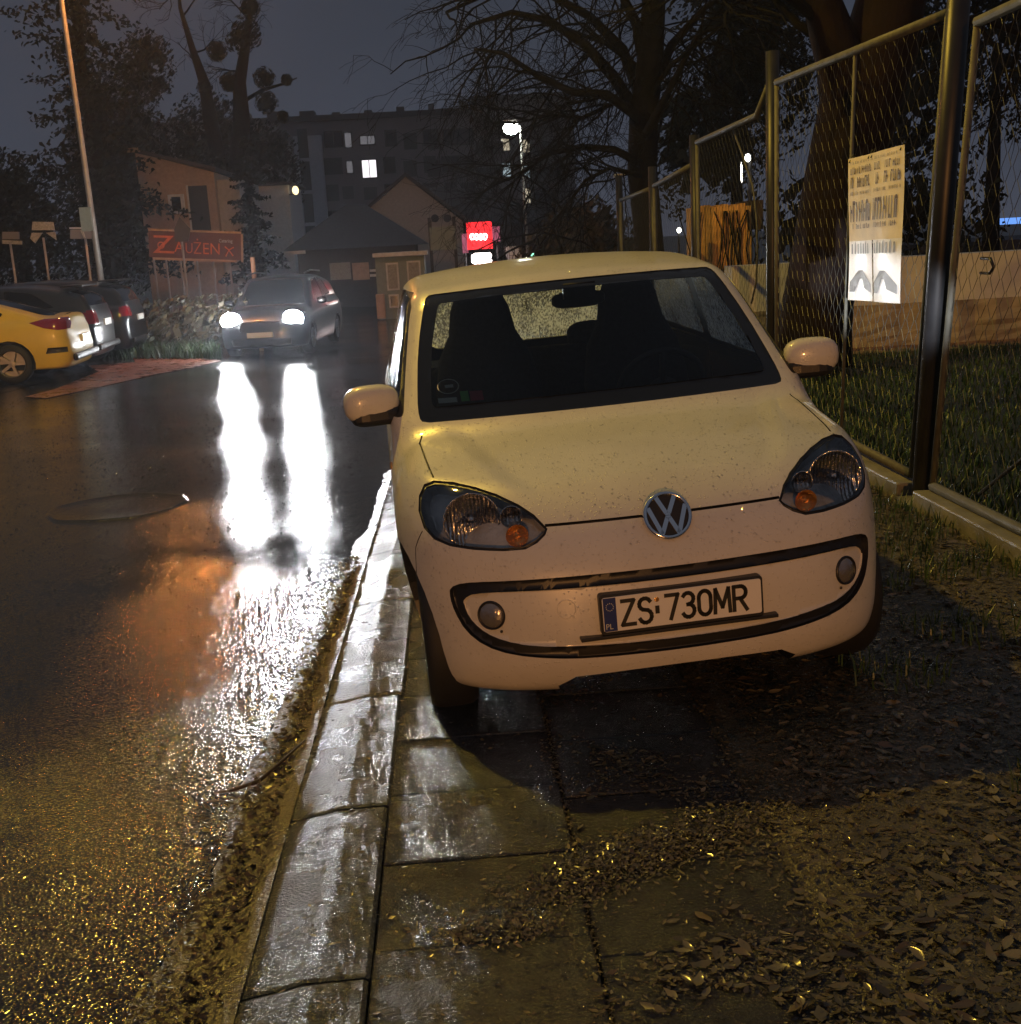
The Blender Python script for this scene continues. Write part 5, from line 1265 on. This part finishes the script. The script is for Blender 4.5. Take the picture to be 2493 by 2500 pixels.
# small white parasol or tent beside the signs
b = MB(); a, c = at(1250, 640, 41), at(1268, 600, 41); b.add([(a.x, 41, a.z), (c.x+.2, 41, a.z), (c.x, 41, c.z), (a.x-.2, 41, c.z), (a.x, 41.5, a.z-.3), (c.x+.2, 41.5, a.z-.3), (c.x, 41.5, c.z-.2), (a.x-.2, 41.5, c.z-.2)], [(0,1,2,3),(1,5,6,2),(5,4,7,6),(4,0,3,7),(3,2,6,7),(0,4,5,1)])
tag(b.build('tarpaulin', 'frame_white', None), 'pale sheet of tarpaulin leaning beside the lit signs', 'tarpaulin')
# shed of orange lit boards behind the fence
Yo = 16.2; so = empty('board_shed', (xat(1780, 600, Yo), Yo, 0)); tag(so, 'narrow boarded shed behind the fence, its boards coloured orange as if lamplit', 'shed')
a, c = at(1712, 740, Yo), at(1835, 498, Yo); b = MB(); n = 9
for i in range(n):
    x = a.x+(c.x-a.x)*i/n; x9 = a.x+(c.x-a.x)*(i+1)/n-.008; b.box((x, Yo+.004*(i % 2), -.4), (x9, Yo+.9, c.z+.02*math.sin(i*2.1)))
fx(so, b.build('boards', 'orange_lit_plank', so)); b = MB(); q = at(1868, 480, Yo); b.box((c.x+.004, Yo+.1, zat(1850, 560, Yo)), (q.x, Yo+.9, c.z+.05)); fx(so, b.build('side_panel', 'wood_dark', so))
b = MB(); rg = random.Random(4)
for i in range(16):
    x = rg.uniform(a.x, c.x); pts = [(x, Yo-.04, -.2)]; z = -.2
    while z < c.z-.1: z += .25; x += rg.gauss(0, .05); pts.append((x, Yo-.03-.02*rg.random(), z))
    b.tube(pts, .009, 4, False)
o = b.build('climbing_vine', 'twig', None); tag(o, 'bare vine stems climbing up the orange boarded shed', 'plant')
# retaining wall at the back of the lawn
MT['stained_wall'] = simple('stained_wall', (.34, .28, .22), .7, var=.35, nscale=3, bumpk=.6, bscale=9); MT['pale_concrete'] = simple('pale_concrete', (.60, .58, .57), .7, var=.15, nscale=4)
Yr = 15.0; rw = empty('retaining_wall', (6, Yr, 0)); tag(rw, 'low stained retaining wall with a pale upper course behind the lawn', 'wall')
b = MB(); n = 60; x0, x1 = 3.6, 18; vs = []; zmid, ztop = zat(2300, 735, Yr), zat(2300, 622, Yr)
for j in range(9):
    for i in range(n+1): x = x0+(x1-x0)*i/n; vs.append((x, Yr-.04*abs(math.sin(i*.9+.3*j))*rng.random()-.06*math.sin(i*1.7)**2, zmid*j/8))
b.add(vs, [(j*(n+1)+i, j*(n+1)+i+1, (j+1)*(n+1)+i+1, (j+1)*(n+1)+i) for j in range(8) for i in range(n)]); b.box((x0, Yr+.004, -.1), (x1, Yr+.5, zmid-.002)); fx(rw, b.build('stone_course', 'stained_wall', rw))
b = MB(); b.box((x0, Yr+.03, zmid), (x1, Yr+.45, ztop)); fx(rw, b.build('upper_course', 'pale_concrete', rw))
Yz = 40; dk = empty('long_building', (xat(2400, 560, Yz), Yz, 0)); tag(dk, 'dark long building on the right with a strip of blue light', 'building')
a, c = at(2240, 615, Yz), at(2600, 548, Yz); b = MB(); b.box((a.x, Yz, -.6), (c.x+6, Yz+8, c.z-.4)); fx(dk, b.build('wall', 'block_dark', dk)); MT['strip_blue'] = emit('strip_blue', (.16, .38, 1), 1.0)
p, q = at(2385, 545, Yz), at(2530, 538, Yz); b = MB(); b.box((p.x, Yz-.1, p.z-.09), (q.x+1, Yz-.003, p.z+.12)); fx(dk, b.build('light_strip', 'strip_blue', dk))

# ------------------------------------------------------------------ street lamps and road signs on the left
def post_tag(name, loc, label, cat): r = empty(name, loc); return tag(r, label, cat)
Yl = 27.0; pA, pB = at(193+50, 690, Yl), at(150, 0, Yl); lp = post_tag('street_lamp', (pA.x, Yl, gz(pA.x, Yl)), 'tall slim leaning lamp post on the left behind the parked cars', 'street lamp')
top_ = at(128, -150, Yl); top_ = Vector((top_.x, Yl, top_.z)); b = MB(); base = Vector((at(252, 700, Yl).x, Yl, -.5)); mid = Vector((pB.x, Yl, pB.z))
b.tube([base, base.lerp(mid, .5), mid, top_], [.075, .06, .05, .04], 10); fx(lp, b.build('pole', 'pole_grey', lp, smooth=True))
armE = at(325, -150, Yl-.6); b = MB(); b.tube([top_, Vector((top_.x+.5, Yl-.1, top_.z+.12)), armE+Vector((-.3, 0, .05))], .03, 8); fx(lp, b.build('arm', 'pole_grey', lp, smooth=True))
MT['sodium'] = emit('sodium', (1, .36, .08), 1100); b = MB(); b.ell(armE+Vector((0, 0, .05)), (.34, .14, .08), 14, None, .7); hd = fx(lp, b.build('lamp_head', 'pole_grey', lp, smooth=True))
b = MB(); b.ell(armE+Vector((0, 0, -.02)), (.22, .10, .05), 12); fx(lp, b.build('lens', 'sodium', hd, smooth=True)); fx(lp, hd)
b = MB(); q = at(222, 535, Yl); b.box((q.x-.19, Yl-.14, q.z-.25), (q.x+.05, Yl-.07, q.z+.25)); fx(lp, b.build('sign_box', 'kiosk_green', lp))
# white LED street lamp
Yd = 41.0; P0, P1 = at(1290, 640, Yd), at(1270, 308, Yd); ld = post_tag('street_lamp', (P0.x, Yd, -.55), 'bright white street lamp on a thin pole in the middle of the view', 'street lamp')
b = MB(); b.tube([(P0.x, Yd, -.6), (P1.x, Yd, P1.z)], [.06, .045], 8); fx(ld, b.build('pole', 'pole_grey', ld, smooth=True))
Hq = at(1247, 305, Yd); b = MB(); b.tube([(P1.x, Yd, P1.z), (Hq.x+.15, Yd-.1, Hq.z+.1)], .03, 6); fx(ld, b.build('arm', 'pole_grey', ld, smooth=True))
MT['led'] = emit('led', (.88, 1, .9), 60); b = MB(); b.box((Hq.x-.24, Yd-.25, Hq.z+.07), (Hq.x+.2, Yd+.05, Hq.z+.14)); hd = fx(ld, b.build('lamp_head', 'pole_grey', ld)); b = MB(); b.ell((Hq.x, Yd-.14, Hq.z-.12), (.27, .2, .2), 14); fx(ld, b.build('lens', 'led', hd, smooth=True))
# a distant lamp seen through the fence and the loose cable in front of it
Y9 = 30; q = at(1826, 385, Y9); dl_ = post_tag('street_lamp', (q.x, Y9, -.3), 'small bright lamp on a pole seen through the fence behind the loose cable', 'street lamp')
b = MB(); b.tube([(q.x+.1, Y9+.2, -.5), (q.x+.1, Y9+.2, q.z+.1)], .05, 6); fx(dl_, b.build('pole', 'block_dark', dl_)); b = MB(); b.ell(q, (.075, .06, .10), 10); b.ell(q+Vector((-.16, 0, -.35)), (.02, .02, .26), 8); fx(dl_, b.build('lens', 'led_white', dl_, smooth=True))  # slim lower piece is the lamp's light streak, built as a glowing shape
q = at(1658, 562, 24); t = post_tag('garden_lamp', (q.x, 24, 0), 'tiny round white lamp low behind the fence beside a speckled shrub', 'lamp'); b = MB(); b.ell(q, (.045, .045, .055), 10); fx(t, b.build('bulb', 'led_white', t, smooth=True)); b = MB(); b.tube([(q.x, 24.05, -.3), (q.x, 24.05, q.z)], .02, 6); fx(t, b.build('post', 'block_dark', t))
q = at(2285, 520, 26); t = post_tag('garden_lamp', (q.x, 26, 0), 'small dim yellowish lamp among the shrubs right of the notice', 'lamp'); b = MB(); b.ell(q, (.07, .06, .07), 10); fx(t, b.build('bulb', 'lamp_warm', t, smooth=True)); b = MB(); b.tube([(q.x, 26.05, -.3), (q.x, 26.05, q.z)], .02, 6); fx(t, b.build('post', 'block_dark', t))
b = MB(); b.tube([atx(u, v, 2.64) for u, v in ((1790, 318), (1812, 375), (1838, 455), (1848, 540), (1850, 620), (1846, 690), (1835, 740))], .009, 6); tag(b.build('loose_cable', 'galv', None, smooth=True), 'loose pale cable dangling from the top rail of the fence', 'cable')
# slim pole with a white cap beside the fence end
q = at(1512, 432, 21); b = MB(); b.tube([(q.x, 21, gz(q.x, 21)-.1), (q.x, 21, q.z)], .045, 8); r = post_tag('bollard_light', (q.x, 21, gz(q.x, 21)), 'slim grey post with a pale cap at the far end of the fence', 'post'); fx(r, b.build('pole', 'pole_grey', r, smooth=True)); b = MB(); b.box((q.x-.09, 20.9, q.z), (q.x+.09, 21.1, q.z+.05)); fx(r, b.build('cap', 'frame_white', r))
# road signs beyond the parked cars, seen from the back or the side
def sign_post(label, u, v, Y, boards, vb=690):
    q = at(u, v, Y); bq = at(u+(vb-v)*.14, vb, Y); r = post_tag('road_sign', (q.x, Y, -.4), label, 'road sign'); b = MB(); b.tube([(q.x, Y+.06, -.5), (q.x, Y+.06, q.z+.1)], .03, 8); fx(r, b.build('post', 'pole_grey', r, smooth=True))
    for pl, m, d in boards:
        P = [at(a, c, Y) for a, c in pl]; b = MB(); b.prism([(p.x, p.z) for p in P], Y-.02-d, Y+.02-d); fx(r, b.build('board', m, r))
sign_post('dark rectangular sign with a pale lower strip at the left edge', 24, 600, 31, [([(6, 566), (47, 566), (47, 584), (6, 584)], 'block_wall', 0), ([(6, 586), (54, 588), (54, 597), (6, 595)], 'curtain', .0)])
sign_post('pale sign with two pointed lower panels between the dark trees', 105, 590, 31, [([(80, 541), (130, 542), (134, 562), (78, 562)], 'curtain', 0), ([(78, 568), (104, 568), (86, 594), (74, 582)], 'curtain', 0), ([(112, 568), (135, 566), (138, 586)], 'curtain', 0)])
sign_post('dark narrow sign with a pale rim just left of the tall lamp post', 205, 570, 29, [([(172, 560), (230, 560), (230, 583), (172, 583)], 'block_wall', .0), ([(170, 555), (232, 555), (232, 558.5), (170, 558.5)], 'stair_wall', .0), ([(198, 562), (204, 562), (211, 582), (206, 582)], 'curtain', .045)])
q = at(441, 575, 31); r = post_tag('road_sign', (q.x, 31, -.5), 'dark diamond shaped sign seen from behind in front of the banner', 'road sign'); b = MB(); b.tube([(q.x, 31.06, -.6), (q.x, 31.06, q.z+.2)], .03, 8); fx(r, b.build('post', 'pole_grey', r)); P = [at(a, c, 31) for a, c in ((438, 530), (465, 558), (460, 590), (428, 590), (426, 560))]; b = MB(); b.prism([(p.x, p.z) for p in P], 30.98, 31.02); fx(r, b.build('board', 'block_dark', r))
q = at(618, 640, 27); b = MB(); b.tube([(q.x, 27, -.6), (at(616, 630, 27).x, 27, at(616, 628, 27).z)], .05, 8); o = b.build('wooden_post', 'pub_wall', None, smooth=True); tag(o, 'short brown post rising behind the oncoming car', 'post')

# ------------------------------------------------------------------ the other cars
def car_shape(L, H, W, sedan=False, hoodz=.95):
    hw = W/2; k = H/1.48
    rf = [(1.5,H-.16),(1.75,H-.05),(2.1,H-.01),(2.4,H),(L*.72,H-.02),(L*.85,H-.10),(L,H-.24)] if not sedan else [(1.3,H-.2),(1.7,H-.06),(2.1,H),(2.6,H-.01),(3.1,H-.09),(3.7,H-.26),(4.2,H-.41),(L,H-.46)]
    rear = [(.1,L-.12),(.3,L-.02),(.6,L),(.9,L-.03),(1.1,L-.09),(1.4,L-.24),(1.8,L-.5)] if not sedan else [(.1,L-.2),(.25,L-.06),(.45,L),(.7,L-.03),(.92,L-.07),(1.05,L-.05),(1.2,L-.1),(1.5,L-.4)]
    belt = hoodz+.03
    return Shape(L=L, hcrown=.09, crease=None, hood=[(-.2,.55),(0,.66),(.08,.74),(.2,.80),(.5,hoodz-.08),(.95,hoodz-.02),(1.2,hoodz),(1.6,belt),(L-.4,belt+.06),(L+.1,belt+.06)],
        roof=rf, nose=[(.1,.16),(.2,.05),(.3,.01),(.45,0),(.6,.02),(.7,.06),(.8,.12),(.95,.3),(1.6,1.2)], wl=[(.1,hw-.08),(.25,hw-.04),(.5,hw),(.75,hw),(.95,hw-.035),(1.2,hw-.1)],
        rear=rear, grear=rear if not sedan else [(.1,L),(1.0,L-.1),(1.5,L-.2)], n2=.14, n6=.5, r4=.18, kn=.13, ks=.12, zb=.2, ws=(1.02, 1.35, hoodz, .2), gw=(hw-.06, .32), gfloor=.75)
def build_car(name, label, S, loc, rot, pm, wx, lamp_fn=None, group=None):
    root = empty(name, loc, rot); tag(root, label, 'car', group); hw = S.wl[2][1]
    B = Body(S, .05, (-hw-.08, -.1, .12), (hw+.08, S.L+.12, max(p[1] for p in S.roof)+.1)); H = max(p[1] for p in S.roof); hz = S.ws[2]
    ws = rounded(mirror([(0,hz+.02),(hw-.20,hz+.02),(hw-.36,H-.10),(0,H-.085)]), 3, .04); B.take(B.region(ws, (0, 2), lambda c, n: n.y < -.1 and c.y < 2.4), 'windscreen', 'dark_glass', root, depth=.004)
    for sg in (-1, 1):
        for cy in wx:
            arch = [(cy+.36*math.cos(2*math.pi*k/20), .31+.36*math.sin(2*math.pi*k/20)) for k in range(20)]
            B.take(B.region(arch, (1, 2), SIDE(sg)), 'arch_liner', 'black_plastic', root, depth=.2); wheel(root, sg*(hw-.12), cy, .315, sg, .2, 5)
        rl = S.rooflist if hasattr(S, 'rooflist') else None
        sw = [(1.55, hz+.06), (2.02, H-.12), (2.55, H-.09), (2.60, hz+.08)]; B.take(B.region(rounded(sw, 2, .04), (1, 2), SIDE(sg)), 'side_window', 'tinted_glass', root, depth=.006)
        q2 = [(2.68, hz+.08), (2.64, H-.09), (S.L*.74, H-.16), (S.L*.83, hz+.12)] if not S.sed else [(2.68, hz+.08), (2.64, H-.09), (3.05, H-.17), (3.55, H-.34), (3.5, hz+.09)]
        B.take(B.region(rounded(q2, 2, .04), (1, 2), SIDE(sg)), 'rear_side_window', 'tinted_glass', root, depth=.006)
        mt = Matrix.Translation((sg*(hw+.09), 1.5, hz+.05)); b = MB(); b.ell((0, 0, 0), (.11, .07, .075), 14, mt, .7); b.build('door_mirror', pm, root, smooth=True)
        p = S.onto_side(2.5, .88, sg); b = MB(); b.ell(p, (.02, .09, .018), 10); b.build('door_handle', pm, root, smooth=True)
    lamp_fn(B, root, S)
    B.finish('body', pm, root); return root
def rear_parts(zlo, zhi, x0, x1, sedan, platez):
    def f(B, root, S):
        L = S.L; hw = S.wl[2][1]; H = max(p[1] for p in S.roof)
        if sedan: w = mirror([(0,1.02),(.52,1.0),(.44,H-.07),(0,H-.055)]); pr = lambda c, n: n.y > .05 and c.y > 2.9 and n.z > .1
        else: w = mirror([(0,S.ws[2]+.12),(hw-.2,S.ws[2]+.12),(hw-.32,H-.16),(0,H-.14)]); pr = BACK
        B.take(B.region(rounded(w, 2, .04), (0, 2), pr), 'rear_window', 'dark_glass', root, depth=.004)
        for sg in (-1, 1):
            if sedan:
                tl = [(L-.62,.92),(L-.35,.98),(L+.05,.99),(L+.05,.80),(L-.2,.79),(L-.4,.83)]; B.take(B.region(tl, (1, 2), SIDE(sg)), 'tail_lamp', 'tail_red', root)
                tl = [(.48*sg,.88),(.60*sg,.80),(hw*sg,.80),(hw*sg,.99),(.48*sg,.97)]; B.take(B.region(tl, (0, 2), BACK), 'tail_lamp', 'tail_red', root)
                dk = [(L-.42,.44),(L-.1,.45),(L-.1,.53),(L-.38,.53)]; B.take(B.region(dk, (1, 2), SIDE(sg)), 'bumper_vent', 'black_plastic', root, depth=.02)
            else: B.take(B.region([(x0*sg,zlo),(x1*sg,zlo),(x1*sg,zhi),(x0*sg,zhi)], (0, 2), BACK), 'tail_lamp', 'tail_red', root)
        b = MB(); b.box((-.26, L-.03, platez-.057), (.26, L+.02, platez+.057)); b.build('number_plate', 'plate_white', root)
        b = MB(); b.box((-hw+.1, L-.05, .30), (hw-.1, L+.03, .42)); b.build('bumper', 'black_plastic', root, bevel=.04)
        if not sedan:
            b = MB(); b.box((-hw+.3, L-.62, H-.085), (hw-.3, L-.22, H-.05)); b.build('spoiler', 'black_paint', root, bevel=.02)
    return f
sed = car_shape(4.55, 1.42, 1.80, True, .93); sed.sed = True
cx = gnd(150, 880); YC = 19.4; RX = at(188, 850, YC).x
# backs towards the road: the rear end lies at +x
build_car('parked_car', 'pale yellow lit sedan parked nearest on the left with its red tail lamp showing', sed, (RX-4.45, YC-.1, gz(-7, 19.4)-.045), (0, 0, R(-90+4)), 'yellow_lit_paint', (.90, 3.60), rear_parts(0, 0, 0, 0, True, .62))
hat = car_shape(4.2, 1.52, 1.78, False, .98); hat.sed = False
build_car('parked_car', 'dark hatchback half hidden behind the pale sedan on the left', hat, (at(252, 820, 22.3).x-4.15, 22.3, gz(-7, 22)-.045), (0, 0, R(-90+3)), 'black_paint', (.85, 3.45), rear_parts(.78, 1.02, .56, .86, False, .78))
suv = car_shape(4.3, 1.62, 1.80, False, 1.02); suv.sed = False
build_car('parked_car', 'black car with a glossy lit roof line furthest back in the parked row', suv, (at(322, 740, 25.0).x-4.2, 25.0, gz(-7, 25)-.045), (0, 0, R(-90+2)), 'navy_paint', (.88, 3.5), rear_parts(.85, 1.05, .58, .88, False, .80))
MT['headlight'] = emit('headlight', (.95, .97, 1), 330)
MT['drl'] = emit('drl', (1, .95, .9), 6)
HL = []
def front_parts(B, root, S):
    hw = S.wl[2][1]
    for sg in (-1, 1):
        P = [(.44*sg,.72),(.62*sg,.66),(.82*sg,.72),(.84*sg,.86),(.62*sg,.86),(.46*sg,.79)]
        lens = B.take(B.region(P, (0, 2), FRONT), 'headlight', 'lens_glass', root)
        p = S.onto(.64*sg, .76); b = MB(); b.ell(p+Vector((0, .03, 0)), (.215, .07, .17), 16); b.build('bulb', 'headlight', lens, smooth=True); HL.append(Vector((p.x, p.y-.06, p.z)))
    B.take(B.region(rounded(mirror([(0,.52),(.42,.54),(.40,.72),(0,.74)]), 2, .03), (0, 2), FRONT), 'grille', 'black_plastic', root, depth=.02)
    B.take(B.region(rounded(mirror([(0,.24),(.6,.25),(.62,.38),(0,.40)]), 2, .03), (0, 2), FRONT), 'lower_grille', 'black_plastic', root, depth=.02)
    b = MB(); b.box((-.26, -.03, .42), (.26, .01, .52)); b.build('number_plate', 'plate_white', root)
    b = MB()
    for sg in (-1, 1): b.tube([(sg*.62, 1.75, 1.62), (sg*.62, 2.4, 1.665), (sg*.62, 3.3, 1.63)], .018, 6)
    b.build('roof_rail', 'dull_chrome', root, smooth=True)
onc = car_shape(4.35, 1.60, 1.82, False, 1.0); onc.sed = False
o0 = gnd(640, 870); OC = build_car('oncoming_car', 'dark oncoming car with blazing white headlights on the wet road', onc, (o0.x, o0.y, gz(o0.x, o0.y)-.045), (0, 0, R(-6)), 'navy_paint', (.88, 3.5), front_parts)

CAR = build_up((.651+.020, 3.45, -.004), (0, R(-2.47), R(3.39)))

# ------------------------------------------------------------------ light
bpy.context.view_layer.update()
def lamp(name, kind, loc, energy, col, size=.1, target=None, spot=None, blend=.3):
    l = bpy.data.lights.new(name, kind); l.energy = energy; l.color = col; l.shadow_soft_size = size
    o = bpy.data.objects.new(name, l); COL.objects.link(o); o.location = loc
    if target is not None: o.rotation_euler = (Vector(target)-Vector(loc)).to_track_quat('-Z', 'Y').to_euler()
    if spot: l.spot_size = R(spot); l.spot_blend = blend
    return o
LK = dict(B=1350, A=160, C=14500, H=460, L=260)
# yellow sodium lamp on the road side, high ahead on the left: throws the car's shadow towards the viewer
lamp('sodium_lamp', 'POINT', (-2.3, 8.7, 7.1), LK['B'], (1, .65, .08), .06)
# orange lamp on the leaning post
lamp('orange_lamp', 'POINT', armE+Vector((0, 0, -.2)), LK['A'], (1, .33, .07), .12)
# orange street lamp up the road behind the viewer, low and far
lamp('rear_lamp', 'POINT', (-3.5, -33.0, 3.7), LK['C'], (1, .43, .12), .15)
for p in HL:
    w = OC.matrix_world @ p
    lamp('headlight_beam', 'SPOT', w, LK['H'], (.93, .96, 1), .07, (w.x+1.3, 9.0, -1.05), 42, .85)
lamp('led_lamp', 'SPOT', Vector((Hq.x, Yd-.12, Hq.z-.12)), LK['L'], (.85, 1, .92), .12, (Hq.x, Yd-1, -1), 150, .4)
# unseen narrow spot added behind the viewer to whiten only the lower notice
lamp('notice_spot', 'SPOT', (-1.0, -7.0, .75), 20000, (.9, .94, 1), .06, (FEN, 7.12, 1.10), 2.5, .5)

# ------------------------------------------------------------------ night sky with thin cloud lit from the town
W = bpy.data.worlds.new('World'); sc.world = W; W.use_nodes = True; nt = W.node_tree; ln = nt.links; bg_ = nt.nodes['Background']
tc = N(nt, 'ShaderNodeTexCoord'); sx = N(nt, 'ShaderNodeSeparateXYZ'); ln.new(tc.outputs['Generated'], sx.inputs[0])
n = noise(nt, 2.2, 5, .55, vec=tc.outputs['Generated'])
r = ramp(nt, sx.outputs['Z'], [(0.0, (.058, .064, .086)), (.08, (.046, .053, .074)), (.25, (.030, .037, .054)), (.6, (.070, .078, .098))])
mr = N(nt, 'ShaderNodeMapRange'); mr.inputs['From Min'].default_value = .3; mr.inputs['From Max'].default_value = .7; mr.inputs['To Min'].default_value = .78; mr.inputs['To Max'].default_value = 1.2; ln.new(n.outputs['Fac'], mr.inputs['Value'])
mm = N(nt, 'ShaderNodeVectorMath', operation='SCALE'); ln.new(r.outputs['Color'], mm.inputs[0]); ln.new(mr.outputs['Result'], mm.inputs['Scale']); ln.new(mm.outputs['Vector'], bg_.inputs['Color']); bg_.inputs['Strength'].default_value = 1.0
sc.view_settings.view_transform = 'Standard'; sc.view_settings.look = 'None'; sc.view_settings.exposure = .15; sc.view_settings.gamma = 1
sc.cycles.max_bounces = 8; sc.cycles.diffuse_bounces = 2; sc.cycles.glossy_bounces = 4; sc.cycles.transparent_max_bounces = 12; sc.cycles.transmission_bounces = 4; sc.cycles.volume_bounces = 0
sc.cycles.sample_clamp_indirect = 4; sc.cycles.sample_clamp_direct = 0; sc.cycles.caustics_reflective = False; sc.cycles.caustics_refractive = False
sc.cycles.use_denoising = True; sc.cycles.use_light_tree = True

# ------------------------------------------------------------------ rain haze
HAZE = .0014
m = bpy.data.materials.new('haze'); m.use_nodes = True; nt = m.node_tree; nt.nodes.clear()
out = N(nt, 'ShaderNodeOutputMaterial'); pv = N(nt, 'ShaderNodeVolumePrincipled'); pv.inputs['Color'].default_value = (.74, .80, .92, 1); pv.inputs['Density'].default_value = HAZE; pv.inputs['Anisotropy'].default_value = .72
nt.links.new(pv.outputs[0], out.inputs['Volume'])
b = MB(); b.box((-60, -30, -3), (70, 130, 40)); tag(b.build('haze', m, None), kind='stuff')
